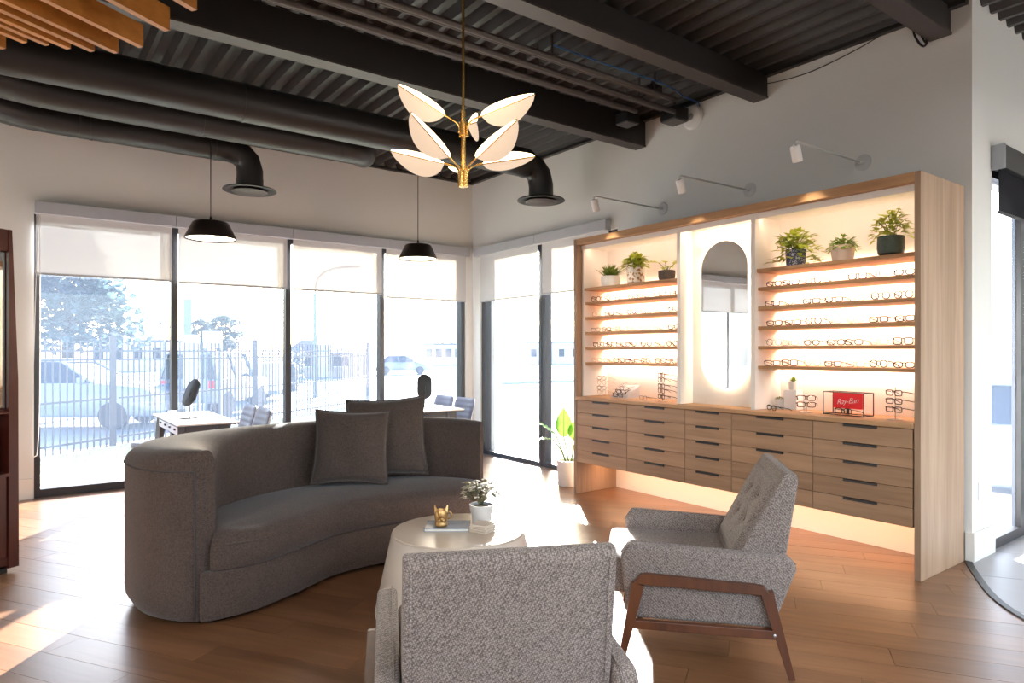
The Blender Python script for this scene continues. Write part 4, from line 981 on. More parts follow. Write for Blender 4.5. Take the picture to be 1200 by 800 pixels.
me = bpy.data.meshes.new_from_object(tmp.evaluated_get(bpy.context.evaluated_depsgraph_get())); bpy.data.objects.remove(tmp); me.name = 'lettering'
me.materials.clear(); me.materials.append(M['signwhite'])
lt = bpy.data.objects.new('lettering', me); COL.objects.link(lt); lt.parent = sg; lt.location = (-.0052, 0, .078); lt.rotation_euler = (R(90 + 0), 0, R(-90)); lt.rotation_mode = 'XYZ'
lt.rotation_euler = Matrix(((0, 0, -1), (-1, 0, 0), (0, 1, 0))).to_euler()
_rot = Matrix.Rotation(R(7), 4, 'Z'); me.transform(_rot)
put_glasses('rectangular', 'black', (4.475, 2.27, zw + .009), -.15, 'black rectangular eyeglasses lying under the red sign', 'loose eyeglasses on the worktop')

# ================================================================== WALL LAMPS
for k, (y, zt_, zp, lab) in enumerate(((4.255, 2.70, 2.738, 'white swing arm wall lamp above the left display bay, nearest the windows'), (3.31, 2.68, 2.734, 'white swing arm wall lamp in the middle above the mirror bay'), (2.37, 2.705, 2.751, 'white swing arm wall lamp above the right display bay'))):
    t = thing('arm_lamp', lab, 'lamp', (WX - .003, y, zp), group='white arm lamps over the display')
    b = MB().lathe([(0, 0), (.058, 0), (.060, .004), (.056, .009), (.0, .012)], n=32); b.bm.transform(Matrix.Rotation(R(-90), 4, 'Y')); b.build('wall_plate', 'lampgrey', t, 40)
    MB().tube([(-.008, 0, 0), (-.06, 0, -.008)], .011, 10).build('arm_joint', 'plastic', t, 40)
    MB().tube([(-.05, 0, -.006), (-.88, 0, zt_ - zp + .034), (-.90, 0, zt_ - zp + .033), (-.912, 0, zt_ - zp + .022), (-.913, 0, zt_ - zp)], .0068, 8).build('arm', 'lampgrey', t, 180)
    ax = Vector((.42, .05, -1)).normalized(); p0 = Vector((-.915, 0, zt_ - zp + .005))
    MB().tube([p0, p0 + ax * .006], .018, 16).build('swivel', 'chrome', t, 60)
    MB().tube([p0 + ax * .006, p0 + ax * .012, p0 + ax * .104, p0 + ax * .108], [.028, .032, .032, .030], 24).build('lamp_head', 'plastic', t, 50)
    sp = bpy.data.lights.new('lamp_beam', 'SPOT'); sp.energy = 14; sp.spot_size = R(62); sp.spot_blend = .6; sp.color = (1, .83, .63); sp.shadow_soft_size = .02
    so = bpy.data.objects.new('lamp_beam', sp); COL.objects.link(so); so.location = Vector((WX - .003, y, zp)) + p0 + ax * .118; so.rotation_euler = ax.to_track_quat('-Z', 'Y').to_euler()

# ================================================================== PENDANT LAMPS
def pendant(label, x, y, z0, r=.222):
    t = thing('pendant_lamp', label, 'lamp', (x, y, z0), group='black dome pendants'); k = r / .222
    MB().lathe([(.0, .166), (.10, .165), (.142, .158), (.158, .145), (.219, .02), (.222, 0), (.217, .0), (.150, .135), (.0, .150)], n=48, sx=k, sy=k).build('shade', 'pend', t, 40)
    MB().lathe([(0, .012), (.212, .012), (.2135, .017), (0, .020)], n=40, sx=k, sy=k).build('diffuser', 'lampglow', t, 40)
    MB().lathe([(.0, .165), (.014, .165), (.012, .19), (.005, .215), (0, .215)], n=16).build('cord_grip', 'pend', t, 60)
    MB().tube([(0, 0, .21), (0, 0, CZ - z0 - .012)], .0045, 6).build('cord', 'black', t, 180)
    MB().lathe([(0, CZ - z0 - .018), (.05, CZ - z0 - .018), (.05, CZ - z0 - .001), (0, CZ - z0 - .001)], n=24).build('ceiling_rose', 'black', t, 40)
pendant('black dome pendant lamp over the left desk, hanging before the window wall', 1.425, 6.595, 2.405)
pendant('black dome pendant lamp over the far desk, near the room corner', 3.59, 6.60, 2.40, .212)

# ================================================================== CHANDELIER
CC = Vector((1.902, 2.997, 0)); ZB = 2.246
t = thing('chandelier', 'brass chandelier with eight glowing leaf shades on a long stem', 'chandelier', (CC.x, CC.y, ZB))
MB().tube([(0, 0, .40), (0, 0, CZ - ZB - .02)], .0075, 12).build('stem', 'brass', t, 60)
MB().lathe([(0, CZ - ZB - .025), (.06, CZ - ZB - .025), (.065, CZ - ZB - .001), (0, CZ - ZB - .001)], n=32).build('canopy', 'brass', t, 40)
MB().tube([(0, 0, 0), (0, 0, .405)], .0135, 16).build('body', 'brass', t, 60)
vd = Vector((math.sin(YAW), math.cos(YAW), 0)); vr = Vector((math.cos(YAW), -math.sin(YAW), 0))
for z0_, z1_, n in ((.27, .345, 3), (.0, .085, 5)):
    for k in range(n):
        a = 2 * math.pi * k / n + .4; p = (vr * math.cos(a) + vd * math.sin(a)) * .019
        MB().tube([p + Vector((0, 0, z0_)), p + Vector((0, 0, z1_))], .0095, 10).build('sleeve', 'brass', t, 60)
spec = [(205, .335, 25, .30), (-22, .335, 13.5, .33), (82, .335, 21.5, .30), (230, .10, 31, .33), (-44, .10, 24, .34), (14, .10, 12, .32), (168, .10, 16, .34), (100, .09, 12, .30)]
for az, zb, tilt, L in spec:
    h = vr * math.cos(R(az)) + vd * math.sin(R(az)); d = (h * math.cos(R(tilt)) + Vector((0, 0, 1)) * math.sin(R(tilt))).normalized()
    q0 = h * .022 + Vector((0, 0, zb - .05)); q1 = h * .03 + Vector((0, 0, zb - .005)); q2 = h * .085 + Vector((0, 0, zb + .025)) + d * .0
    tip = q2 + d * L
    MB().tube(catmull([q0, q1, q2, q2 + d * L * .5, tip], 5), .0052, 8).build('arm', 'brass', t, 180)
    cv = (-vd - Vector((0, 0, .28))); cv = (cv - d * cv.dot(d)).normalized()      # the shades fold about the rib: a wide half hanging, a narrow lit half turned forward
    pu = d.cross(cv); pu = pu if pu.z > 0 else -pu
    for a_, m, W in ((200, 'leafglow', .098 if tilt > 12 + .5 else .05), (24 if tilt > 12.5 else 40, 'leafbright', .060)):
        e = (cv * math.cos(R(a_)) + pu * math.sin(R(a_))).normalized() if m == 'leafbright' else (-pu * .94 - cv * .34).normalized()
        nrm = e.cross(d).normalized() * .003
        n = 16; pts = [q2 + d * L * (.06 + .94 * i / n) + e * (W * max(0, math.sin(math.pi * (i / n) ** .80)) ** .72 + .003) for i in range(n + 1)]
        base = [q2 + d * L * (.06 + .94 * i / n) + e * .002 for i in range(n + 1)]
        MB().prism([p - nrm * .5 for p in base + pts[::-1][1:-1]], nrm).build('leaf_shade', m, t)

# ================================================================== FLOOR PLANT
t = thing('floor_plant', 'big leafed bright green plant in a pale grey cylinder pot by the window', 'plant', (4.50, 5.09, 0))
MB().lathe([(.098, 0), (.108, .004), (.112, .02), (.122, .255), (.122, .26), (.113, .26), (.11, .235), (0, .23)], n=40).build('pot', 'greypot', t, 35)
MB().lathe([(0, .245), (.06, .243), (.111, .238)], n=20).build('soil', 'soil', t, 60)
for k, (pts, L, W, d) in enumerate((
        ([(0, .0, .24), (-.02, .02, .40), (-.05, .02, .50)], .30, .085, (.05, .05, 1)),
        ([(-.01, .03, .24), (-.05, .06, .38), (-.08, .10, .50)], .30, .05, (-.45, .62, .75)),
        ([(.0, .05, .24), (-.04, .08, .36), (-.09, .14, .46)], .26, .045, (-.55, .75, .12)),
        ([(.02, -.03, .24), (.0, -.06, .40), (-.02, -.09, .48)], .26, .085, (.0, -.4, .8)),
        ([(.03, .0, .24), (.06, -.02, .42), (.08, -.06, .56)], .25, .08, (.3, -.3, .8)))):
    MB().tube(catmull(pts, 4), .007, 8).build('stem', 'stem', t, 180)
    b = MB(); d = Vector(d).normalized(); e = Vector(pts[-1])
    s = d.cross(Vector((-.6, -.8, .2)) if k in (0, 3) else Vector((0, 0, 1))).normalized(); u = s.cross(d); rows = []
    for i in range(13):
        q = i / 12; w = W * math.sin(math.pi * (q * .95 + .05) ** .8) if i < 12 else .001
        c = e + d * L * q - u * (.10 if k in (0, 3) else .22) * L * q * q
        rip = .012 * (1 if i % 2 else -1) * (W / .085)
        rows.append([c - s * w + u * (.12 * w + rip), c - s * w * .5 + u * .05 * w, c - u * .003, c + s * w * .5 + u * .05 * w, c + s * w + u * (.12 * w - rip)])
    b.grid(rows); lf = b.build('leaf', 'leaf_bright', t, 180)
    MB().tube([(e + d * L * q - u * (.10 if k in (0, 3) else .22) * L * q * q) for q in (0, .25, .5, .75, .97)], [.004, .0035, .003, .002, .001], 6).build('midrib', 'stem', lf, 180)

# ================================================================== DESKS BY THE WINDOWS
def desk(label, x0, x1, y0, y1):
    xm, ym = (x0 + x1) / 2, (y0 + y1) / 2; w, l = x1 - x0, y1 - y0
    t = thing('dispensing_desk', label, 'desk', (xm, ym, 0), group='white topped desks by the windows')
    MB().box(-w / 2, w / 2, -l / 2, l / 2, .738, .752, .002).build('desk_top', 'deskwhite', t); MB().box(-w / 2 + .003, w / 2 - .003, -l / 2 + .003, l / 2 - .003, .728, .7375).build('top_edge', 'deskleg', t)
    MB().box(-w / 2 + .06, w / 2 - .06, -l / 2 + .07, -l / 2 + .09, .63, .7275).box(-w / 2 + .06, w / 2 - .06, l / 2 - .09, l / 2 - .07, .63, .7275).box(w / 2 - .08, w / 2 - .06, -l / 2 + .09, l / 2 - .09, .63, .7275).build('apron', 'deskleg', t)
    for sx in (-1, 1):
        for sy in (-1, 1): MB().bar((sx * (w / 2 - .02) - .11 * (sx > 0), sy * (l / 2 - .03), 0), (sx * (w / 2 - .06) - .11 * (sx > 0), sy * (l / 2 - .10), .727), .035, .035, .06, .06).build('leg', 'deskleg', t)
    for k in range(2):
        dr = MB().box(-w / 2 + .03, -w / 2 + .045, -l / 2 + .16 + k * (l - .32) / 2 + .005, -l / 2 + .16 + (k + 1) * (l - .32) / 2 - .005, .645, .725, .002).build('drawer', 'deskwhite', t)
        for j in (-.12, .12): MB().box(-w / 2 + .018, -w / 2 + .0298, j - .025 + (-l / 2 + .16 + (k + .5) * (l - .32) / 2), j + .025 + (-l / 2 + .16 + (k + .5) * (l - .32) / 2), .68, .695, .002).build('drawer_pull', 'black', dr)
    return t
desk('white topped desk with dark legs at left, behind the sofa', 1.062, 1.558, 6.12, 7.38)
desk('white topped desk farther right near the room corner, behind the throw pillows', 3.34, 3.838, 6.02, 7.24)
def desk_mirror(label, x, y, rz, lean):
    t = thing('desk_mirror', label, 'mirror', (x, y, .7525), rz, 'dark oval desk mirrors')
    MB().lathe([(0, 0), (.085, 0), (.087, .004), (.083, .009), (.012, .012), (0, .012)], n=32).build('mirror_base', 'black', t, 40)
    MB().tube([(0, 0, .01), (0, 0, .20)], .006, 10).build('mirror_post', 'black', t, 60)
    mt = Matrix.Translation((0, -.018, .235)) @ Matrix.Rotation(lean, 4, 'X')
    b = MB().prism([(y_, .004, z_) for y_, z_ in pill(.078, .135, 14)], (0, -.012, 0), .003, 2); b.bm.transform(mt); b.build('mirror_shell', 'black', t, 40)
    b = MB().prism([(y_, -.0085, z_) for y_, z_ in pill(.072, .129, 14)], (0, -.001, 0)); b.bm.transform(mt); b.build('mirror_glass', 'mirror', t)
    MB().tube([(0, 0, .19), (0, -.014, .235)], .009, 8).build('mirror_pivot', 'black', t, 60)
desk_mirror('dark oval tilting mirror on the left desk', 1.263, 6.69, R(120), R(24)); desk_mirror('dark oval mirror standing upright on the far desk', 3.50, 6.29, R(150), R(5))
def small_cup(label, x, y, m):
    t = thing('pen_cup', label, 'cup', (x, y, .7525)); MB().lathe([(.0, 0), (.036, 0), (.038, .004), (.038, .075), (.035, .075), (.034, .006), (0, .006)], n=24).build('cup_wall', m, t, 40); MB().lathe([(.039, .060), (.041, .066), (.039, .072)], n=24).build('cup_band', 'valance', t, 60)
small_cup('dark square looking cup on the far desk beside its mirror', 3.42, 6.52, 'deskleg')
small_cup('clear cup on the left desk beside its mirror', 1.125, 6.72, 'clear')
t = thing('stool', 'low round stool with blue grey seat at the left desk', 'stool', (.98, 6.80, 0))
MB().lathe([(0, .49), (.15, .49), (.175, .505), (.18, .53), (.165, .55), (0, .555)], n=36).build('seat', 'bluechair', t, 40)
MB().lathe([(.02, .03), (.02, .43)], n=14).build('post', 'black', t, 60); MB().lathe([(0, 0), (.17, 0), (.17, .01), (.03, .03), (0, .03)], n=32).build('foot_plate', 'black', t, 40)
MB().lathe([(.02, .43), (.15, .465), (.155, .4895), (.02, .4895)], n=24).build('seat_pan', 'black', t, 40)
def desk_chair(label):
    t = thing('upholstered_chair', label, 'chair', group='slate blue chairs at the desks')          # faces local -x
    MB().box(-.17, .17, -.205, .205, .40, .475, .025, 3).build('seat', 'bluechair', t, 40)
    b = MB(); f, k = [], []; n = 36
    for i in range(13):
        y = -1 + 2 * i / 12; a, c = [], []
        for j in range(n + 1):
            q = j / n; z = .45 + .39 * q; x = .13 + .11 * q - .025 * y * y
            hw = .205 * (1 - .12 * max(0, (q - .8) / .2) ** 2)
            rip = .009 * abs(math.sin(q * math.pi * 7)); ed = math.sqrt(max(0, 1 - y ** 8)) * (1 - max(0, (q - .93) / .07) ** 3)
            a.append((x - (.012 + rip) * ed - .006, y * hw, z)); c.append((x + .028 * ed, y * hw, z))
        f.append(a); k.append(c)
    b.grid(f); b.grid([r[::-1] for r in k]); bmesh.ops.remove_doubles(b.bm, verts=b.bm.verts, dist=.0125 / 20)
    b.build('backrest', 'bluechair', t, 60)
    for sx in (-1, 1):
        for sy in (-1, 1): MB().bar((sx * .15, sy * .19, 0), (sx * .13, sy * .15, .40), .022, .022, .034, .034).build('leg', 'black', t)
    return t
dc = desk_chair('slate blue channelled chair at the left desk, the nearer one'); dc.location = (1.62, 6.33, 0)
for lab, x, y in (('slate blue channelled chair at the left desk, the farther one', 1.62, 6.79), ('slate blue channelled chair at the far desk, on the right nearest the corner', 3.88, 6.40), ('slate blue channelled chair at the far desk, half hidden behind the other', 3.88, 6.86)):
    q = copy_tree(dc); q['label'] = lab; q.location = (x, y, 0)

# ================================================================== CHERRY CABINET AT THE LEFT EDGE
t = thing('cherry_cabinet', 'dark cherry cabinet with mirrored upper part at the far left edge', 'cabinet', (0, 5.17, 0), math.atan2(E1.y, E1.x))   # local x along its front, local y to its back
MB().prism([(-.06, 0, .03), (.0, 0, .03), (-.004, 0, 1.2), (-.040, 0, 2.12), (-.06, 0, 2.12)], (0, .42, 0)).build('side_panel', 'cherry', t)
MB().prism([(-1.10, 0, .03), (-1.04, 0, .03), (-1.04, 0, 2.12), (-1.06, 0, 2.12)], (0, .42, 0)).build('side_panel', 'cherry', t)
MB().box(-1.04, -.06, .004, .42, 1.985, 2.12, .002).build('top_board', 'cherry', t); MB().box(-1.04, -.06, .40, .42, .03, 1.985).build('back_board', 'cherry', t)
MB().box(-1.035, -.065, .03, .036, 1.02, 1.98).build('mirror_glass', 'mirror', t); MB().box(-1.04, -.06, .037, .05, 1.0, 1.985).build('mirror_backer', 'cherry', t)
MB().box(-1.04, -.06, .004, .40, .985, 1.0).build('shelf', 'cherry', t); MB().box(-1.04, -.06, -.02, .40, .60, .62).build('shelf', 'cherry', t)
for k in range(2):
    dr = MB().box(-1.036 + .488 * k, -1.036 + .485 * (k + 1), .01, .03, .10, .598, .002).build('cabinet_door', 'cherry', t)
    MB().lathe([(0, -.02), (.012, -.014), (.010, -.004), (.006, 0)], (0, 0, 0), 14).build('door_knob', 'chrome', dr, 60, loc=(-.56 + .05 * k, .0, .5))
MB().box(-1.04, -.06, .01, .40, .05, .098).build('bottom_board', 'cherry', t); 
for x in (-1.02, -.10): MB().box(x, x + .05, .03, .08, 0, .03).build('foot', 'black', t)
pb = thing('portable_speaker', 'small dark box on the open shelf of the cherry cabinet', 'speaker', (-.20, 5.15, .621), math.atan2(E1.y, E1.x))
MB().box(-.09, .085, -.05, .09, 0, .27, .006).build('speaker_body', 'black', pb); MB().lathe([(0, 0), (.06, 0), (.06, .004), (0, .006)], (0, 0, 0), 20).build('speaker_cone', 'conduit', pb, loc=(0, -.05, .10)).rotation_euler = (R(90), 0, 0)

# invented housings for the added fill lights (behind the camera)
for (x, y), lab in zip(((-1.6, -1.2), (1.2, -1.2), (3.6, -1.2), (-2.4, .5), (5.9, -.6)), ('added square white fill panel in the rear left corner behind the viewer', 'added square white fill panel straight behind the viewer', 'added square white fill panel at the rear right behind the viewer', 'added square white fill panel hanging beside the cedar slat canopy', 'added square white fill panel over the tiled entry floor')):
    t = thing('fill_panel', lab, 'lamp', (x, y, 3.205), group='added fill panels in the rear half')
    MB().box(-.26, .26, -.26, .26, 0, .045, .004).build('fill_housing', 'plastic', t)
    for sx in (-.2, .2): MB().tube([(sx, 0, .045), (sx, 0, CZ - 3.206)], .004, 6).build('hanger_rod', 'black', t)
# ================================================================== OUTSIDE
GZ, GS = -.10, -.45                                   # the strip along the shop, the lower parking lot
gr = MB().box(-60, 90, WY + T, 160, GS - .2, GS).box(WX + T, 90, 1.68 + T, WY + T, GS - .2, GS).build('ground', 'asphalt'); gr['kind'] = 'structure'
lw = MB(); lw.prism([(-6, WY + T + .01, GS), (8.4, WY + T + .01, GS), (8.4, 17.5, GS), (.9, 11.72, GS), (-3.2, 8.55, GS), (-6, 8.4, GS)], (0, 0, GZ + .03 - GS)); lawn = lw.build('lawn', 'lawn'); lawn['kind'] = 'structure'
b = MB(); rg = random.Random(9)
for k in range(5200):
    x = rg.uniform(-2.5, 2.2); y = rg.uniform(WY + T + .05, 11.9)
    if y > 10.9 + (x - .4) * .75: continue
    a = rg.uniform(0, 6.28); h = rg.uniform(.03, .08); w = .008; c, s = math.cos(a) * w, math.sin(a) * w
    b.poly([(x - c, y - s, GZ + .03), (x + c, y + s, GZ + .03), (x + rg.uniform(-.03, .03), y + rg.uniform(-.03, .03), GZ + .03 + h)])
g = b.build('lawn_grass', 'blade'); tag(g, 'dry pale grass strip outside the left window', 'grass', kind='stuff')
# picket fence
fp0, fd = Vector((.217, 11.05, 0)), Vector((.79, .61, 0)).normalized()
def fence(label, s0, s1, posts, group):
    t = thing('picket_fence', label, 'fence', fp0 + fd * (s0 + s1) / 2 + Vector((0, 0, GZ)), group=group); o = t.location.copy()
    n = int((s1 - s0) / .108)
    base = None
    for k in range(n):
        p = fp0 + fd * (s0 + .108 * (k + .5)) + Vector((0, 0, GZ)) - o
        if base is None:
            base = MB().box(-.011, .011, -.011, .011, .03, 1.62).build('picket', 'fence', t, loc=p); q = base
        else: q = base.copy(); COL.objects.link(q); q.location = p
    for z in (1.47, 1.34, .75, .15):
        MB().bar(fp0 + fd * s0 + Vector((0, 0, GZ + z)) - o, fp0 + fd * s1 + Vector((0, 0, GZ + z)) - o, .03, .028).build('fence_rail', 'fence', t)
    for s in posts:
        p = fp0 + fd * s + Vector((0, 0, GZ)) - o
        MB().box(p.x - .045, p.x + .045, p.y - .045, p.y + .045, 0, 1.68).box(p.x - .052, p.x + .052, p.y - .052, p.y + .052, 1.68, 1.70).build('fence_post', 'fence', t)
fence('dark picket fence section before the white car at far left', -3.2, 1.18, (-2.1, 1.18), 'picket fence outside')
fence('dark picket fence section between the thick post and the second window', 1.3, 4.6, (4.55,), 'picket fence outside')
fence('dark picket fence section beyond the second and third windows', 4.75, 9.4, (9.3,), 'picket fence outside')
# cars
def car(label, loc, rz, L, H, W, prof, glass, paint, wheel_x, wr, group=None, rear=False):
    t = thing('parked_car', label, 'car', loc, rz, group)
    MB().prism([(x, -W / 2, z) for x, z in prof[0]], (0, W, 0), .07, 3).build('car_body', paint, t, 40)
    b = MB(); lo, hi = prof[1]
    b.hull([(x, y, lo[2]) for x, y in ((lo[0], -W / 2 + .02), (lo[1], -W / 2 + .02), (lo[1], W / 2 - .02), (lo[0], W / 2 - .02))], [(x, y, hi[2]) for x, y in ((hi[0], -W / 2 + .2), (hi[1], -W / 2 + .2), (hi[1], W / 2 - .2), (hi[0], W / 2 - .2))])
    b.build('window_band', 'carglass', t)
    MB().prism([(hi[0] - .05, -W / 2 + .17, hi[2]), (hi[1] + .06, -W / 2 + .17, hi[2]), (hi[1] - .12, -W / 2 + .17, hi[2] + .08), (hi[0] + .1, -W / 2 + .17, hi[2] + .09)], (0, W - .34, 0), .03, 2).build('roof', paint, t, 40)
    for f in glass:
        xa = lo[0] + (lo[1] - lo[0]) * f; xb = hi[0] + (hi[1] - hi[0]) * f
        for s in (-1, 1): MB().bar((xa, s * (W / 2 - .015), lo[2] - .02), (xb, s * (W / 2 - .195), hi[2] + .02), .07, .05).build('pillar', paint, t)
    for wx in wheel_x:
        for s in (-1, 1):
            b = MB().lathe([(wr * .55, -.11), (wr * .95, -.11), (wr, -.07), (wr, .07), (wr * .95, .11), (wr * .55, .11)], n=28); b.bm.transform(Matrix.Translation((wx, s * (W / 2 - .1), wr)) @ Matrix.Rotation(R(90), 4, 'X')); w_ = b.build('wheel', 'tyre', t, 40)
            b = MB().lathe([(0, -.05), (wr * .6, -.09), (wr * .62, .09), (0, .05)], n=20); b.bm.transform(Matrix.Translation((wx, s * (W / 2 - .1), wr)) @ Matrix.Rotation(R(90), 4, 'X')); b.build('hub_cap', 'valance', w_, 40)
    if rear:
        for s in (-1, 1): MB().box(-L / 2 - .015, -L / 2 + .02, s * (W / 2 - .16) - .07, s * (W / 2 - .16) + .07, .85, 1.05).build('tail_lamp', 'taillight', t)
    for s in (-1, 1): MB().box(lo[1] - .35, lo[1] - .2, s * (W / 2 + .06) - .07, s * (W / 2 + .06) + .07, lo[2], lo[2] + .14, .02).build('wing_mirror', paint, t)
    return t
suv_prof = ([(-2.3, .3), (2.25, .3), (2.32, .55), (2.28, .85), (2.05, .98), (1.0, 1.08), (-2.2, 1.10), (-2.33, .8)], ((-2.15, 1.05, 1.07), (-1.85, .25, 1.56)))
view = lambda px, z: Vector((math.sin(YAW), math.cos(YAW), 0)) * z + Vector((math.cos(YAW), -math.sin(YAW), 0)) * ((px - 600) / 778 * z)
p = view(80, 16); car('white estate car parked behind the fence at far left', (p.x, p.y, GS), -YAW + R(6), 4.6, 1.65, 1.8, suv_prof, (0, .33, .62, 1), 'carwhite', (-1.4, 1.42), .33)
p = view(256, 19); jeep = ([(-1.8, .45), (1.8, .45), (1.8, 1.0), (.8, 1.1), (-1.8, 1.1)], ((-1.75, .6, 1.08), (-1.70, .4, 1.72)))
car('grey off road car seen from behind through the second window', (p.x, p.y, GS), -YAW + R(90), 3.6, 1.8, 1.55, jeep, (0, .5, 1), 'cargrey', (-1.15, 1.15), .38, rear=True)
p = view(472, 52); car('small distant silver car seen through the fourth window', (p.x, p.y, GS), -YAW + R(10), 4.3, 1.4, 1.7, ([(-2.1, .3), (2.1, .3), (2.1, .75), (1.2, .95), (-1.9, .98)], ((-1.7, 1.1, .95), (-1.2, .35, 1.4))), (0, .5, 1), 'cargrey', (-1.3, 1.3), .32)
p = view(1176, 9); car('pale car outside the entry window at right edge', (p.x, p.y, GS), R(20), 4.3, 1.4, 1.7, ([(-2.1, .3), (2.1, .3), (2.1, .75), (1.2, .95), (-1.9, .98)], ((-1.7, 1.1, .95), (-1.2, .35, 1.4))), (0, .5, 1), 'cargrey', (-1.3, 1.3), .32)
# box trailer
p = view(299, 24.5); t = thing('box_trailer', 'white box trailer parked behind the fence in the second window', 'trailer', (p.x, p.y, GS), -YAW + R(4))
MB().box(-1.08, 1.08, -.9, .9, .4, 1.40, .03).build('trailer_body', 'trailer', t); MB().box(-1.05, 1.05, -.85, .85, .30, .395).build('trailer_frame', 'pole', t)
for s in (-1, 1):
    b = MB().lathe([(0, -.09), (.28, -.09), (.3, 0), (.28, .09), (0, .09)], n=20); b.bm.transform(Matrix.Translation((.1, s * .8, .3)) @ Matrix.Rotation(R(90), 4, 'X')); b.build('wheel', 'tyre', t, 40)
# sign boards and poles
def board(label, px, z, w, y0, y1, pole=True):
    p = view(px, z); h0 = 1.372 - (y1 - 411) * z / 778; h1 = 1.372 - (y0 - 411) * z / 778
    t = thing('sign_board', label, 'sign', (p.x, p.y, GS), -YAW + R(8), 'blank white boards outside')
    MB().box(-w / 2, w / 2, -.03, .03, h0 - GS, h1 - GS).build('board_panel', 'trailer', t)
    for s in (-.4, .4): MB().box(s * w - .03, s * w + .03, .031, .09, 0, h1 - GS - .05).build('board_post', 'pole', t)
board('white board standing above the fence, left of the distant trees', 224, 15, .32, 392, 455); board('higher white board among the distant trees behind the fence', 249, 16, .42, 388, 408)
p = view(219.5, 24); t = thing('sign_pole', 'tall thick blue grey pole outside the second window', 'pole', (p.x, p.y, GS))
MB().box(-.12, .12, -.12, .12, 0, 3.7).build('pole_shaft', 'pole', t); MB().box(-.16, .16, -.16, .16, 0, .12).build('pole_base', 'pole', t)
def street_lamp(label, px, z, ytop, side=1):
    p = view(px, z); h = 1.372 - (ytop - 411) * z / 778 - GS; t = thing('street_lamp', label, 'lamp', (p.x, p.y, GS), -YAW, 'street lamps')
    MB().tube([(0, 0, 0), (0, 0, h - 1)], [.10, .06], 10).build('pole', 'pole', t, 60)
    MB().tube(catmull([(0, 0, h - 1.02), (side * .15, 0, h - .35), (side * .8, 0, h), (side * 1.5, 0, h + .05)], 5), .045, 8).build('lamp_arm', 'pole', t, 60); MB().box(side * 1.5 - .2, side * 1.5 + .3, -.1, .1, h, h + .1, .02).build('lamp_head', 'pole', t)
street_lamp('curved arm street lamp outside the third window', 369, 26, 314); street_lamp('small distant street lamp left of the second window post', 192, 48, 381)
# trees
def tree(label, px, z, y_top, y_bot, w_px, seed, m, name='tree', n=1500, cone=False, ls=.10, trunk=.12):
    p = view(px, z); h1 = 1.372 - (y_top - 411) * z / 778 - GS; h0 = max(.1, 1.372 - (y_bot - 411) * z / 778 - GS); rw = w_px / 2 * z / 778
    t = thing(name, label, 'tree', (p.x, p.y, GS), 0, 'trees outside'); r = random.Random(seed)
    MB().tube([(0, 0, 0), (.05, 0, h1 * .5), (0, 0, h1 * .92)], [trunk, trunk * .7, .02], 10).build('trunk', 'bark', t, 60)
    sb = MB()
    tips = []
    for k in range(26):
        a = r.uniform(0, 6.28); hz = h0 + (h1 - h0) * r.uniform(.0, .85); f = (1 - (hz - h0) / (h1 - h0)) if cone else math.sqrt(max(.1, 1 - (2 * (hz - h0) / (h1 - h0) - .9) ** 2 * .8))
        e = Vector((math.cos(a) * rw * f * .85, math.sin(a) * rw * f * .85, hz + (.05 if cone else .12) * (h1 - h0))); sb.tube([(0, 0, hz), e * .5 + Vector((0, 0, hz * .5 + .05)), e], [.03, .02, .008], 5)
        tips.append(e)
    sb.build('branches', 'bark', t, 60)['kind'] = 'stuff'
    b = MB()
    for k in range(n):
        if r.random() < .55:
            c = Vector(r.choice(tips)) * r.uniform(.55, 1.05); c.z = c.z + 0; e = r.choice(tips); c = Vector((0, 0, e.z)).lerp(e, r.uniform(.45, 1.08)) + Vector((r.gauss(0, 1), r.gauss(0, 1), r.gauss(0, .6))) * rw * .13
        else:
            hz = r.random(); f = (1 - hz * .75) if cone else math.sqrt(max(0.02, 1 - (2 * hz - 1) ** 2)); a = r.uniform(0, 6.28); q = r.random() ** .5
            c = Vector((math.cos(a) * rw * f * q, math.sin(a) * rw * f * q, h0 + (h1 - h0) * hz))
        d = Vector((r.uniform(-1, 1), r.uniform(-1, 1), r.uniform(-.6, .4))).normalized() * ls * r.uniform(.6, 1.4); s = d.cross(Vector((r.uniform(-1, 1), r.uniform(-1, 1), 1))).normalized() * ls * .35
        b.poly([c - s * .6, c + d * .5 - s, c + d, c + d * .5 + s, c + s * .6])
    b.build('foliage', m, t)['kind'] = 'stuff'
tree('big dark conifer filling the upper part of the first window', 78, 21.5, 270, 404, 190, 1, 'conifer', 'conifer_tree', 4200, True, .25, .2)
tree('smaller round tree left of the taller one in the second window', 236, 42, 374, 412, 26, 2, 'treefar', 'round_tree', 900, ls=.24)
tree('taller round tree behind the white boards in the second window', 264, 40, 369, 414, 38, 3, 'treefar', 'round_tree', 1300, ls=.24)
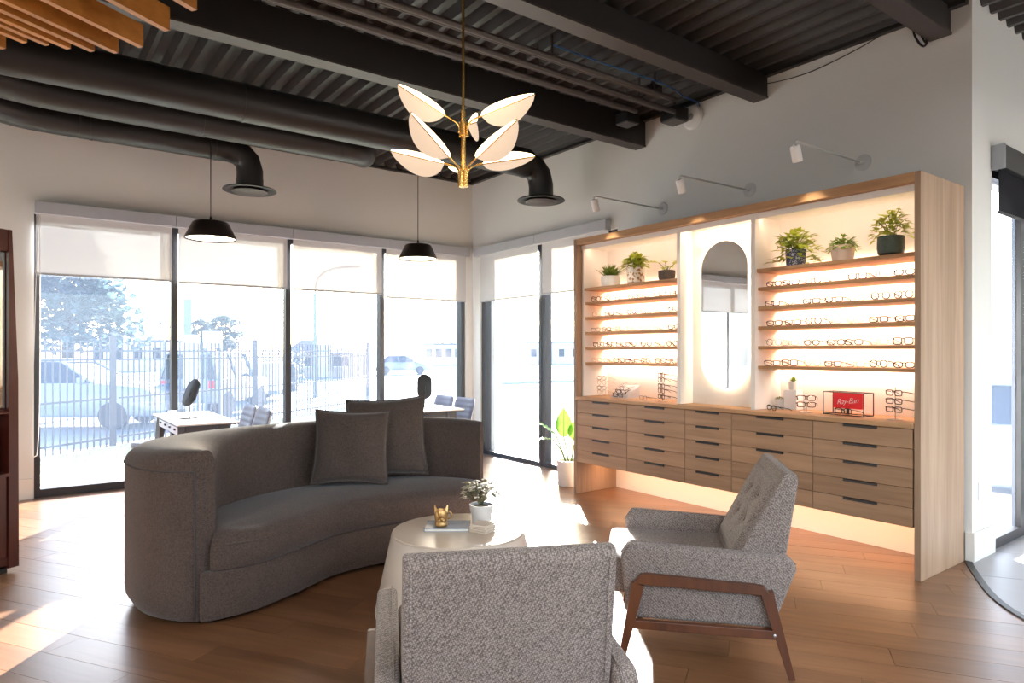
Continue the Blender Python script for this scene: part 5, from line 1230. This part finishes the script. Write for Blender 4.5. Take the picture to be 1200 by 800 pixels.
# clipped hedge
p = view(316, 30); t = thing('hedge', 'dark rounded hedge behind the white trailer', 'hedge', (p.x, p.y, GS), -YAW + R(5)); r = random.Random(4); b = MB()
MB().box(-.7, 1.2, -.3, .3, 0, 1.2).build('hedge_core', 'hedge', t)
for k in range(1600):
    x = r.uniform(-.85, 1.5); top = 1.95 - .9 * max(0, (-x - .1) / .75) ** 2; c = Vector((x, r.uniform(-.5, .5), r.uniform(.1, max(.2, top))))
    d = Vector((r.uniform(-1, 1), r.uniform(-1, 1), r.uniform(-1, 1))).normalized() * .1; s = d.cross(Vector((.3, .2, 1))).normalized() * .05
    b.poly([c - s, c + d, c + s])
b.build('hedge_leaves', 'hedge', t)['kind'] = 'stuff'
# low house across the street
p = view(377, 46); t = thing('house', 'pale tan house with grey roofs across the street in the third window', 'house', (p.x, p.y, GS), -YAW)
MB().box(-2.1, 2.2, 0, 5, 0, 1.7).build('house_wall', 'siding', t)
for x0, x1, z0, z1 in ((-2.3, -.35, 1.7, 2.5), (.75, 2.3, 1.6, 2.0)):
    rf = MB().prism([(x0, -.4, z0), (x1, -.4, z0), (x1 - .15, 1.8, z1), (x0 + .3, 1.8, z1)], (0, .001, .12)).build('house_roof', 'roofing', t)
MB().box(-.3, .65, -.5, .3, 0, 2.9, .03).build('chimney_block', 'trailer', t)
for x in (-1.75, -.95, 1.1, 1.65):
    w_ = MB().box(x - .25, x + .25, -.04, .0, .75, 1.5).build('house_window', 'carglass', t); MB().box(x - .29, x + .29, -.06, -.041, .69, .75).build('window_sill', 'trailer', w_)
# kerb and distant block of buildings
kb = MB().box(21, 45, 29, 29.3, GS, GS + .16).build('kerb', 'valance'); tag(kb, 'pale concrete kerb across the street', 'kerb')
for (px, z, w, h, lab) in ((520, 85, 5, 2.6, 'distant pale low building behind the far desk'), (650, 95, 8, 3.0, 'distant pale building beyond the right wall window'), (150, 60, 7, 2.6, 'distant pale shed behind the fence in the first window')):
    p = view(px, z); t = thing('distant_building', lab, 'building', (p.x, p.y, GS), -YAW)
    MB().box(-w / 2, w / 2, 0, 5, 0, h).build('building_wall', 'trailer', t); MB().box(-w / 2 - .2, w / 2 + .2, -.2, 5.2, h, h + .25).build('building_roof', 'roofing', t)
    for k in range(4): MB().box(-w / 2 + (k + .5) * w / 4 - .4, -w / 2 + (k + .5) * w / 4 + .4, -.03, 0, 1.0, 2.1).build('building_window', 'carglass', t)
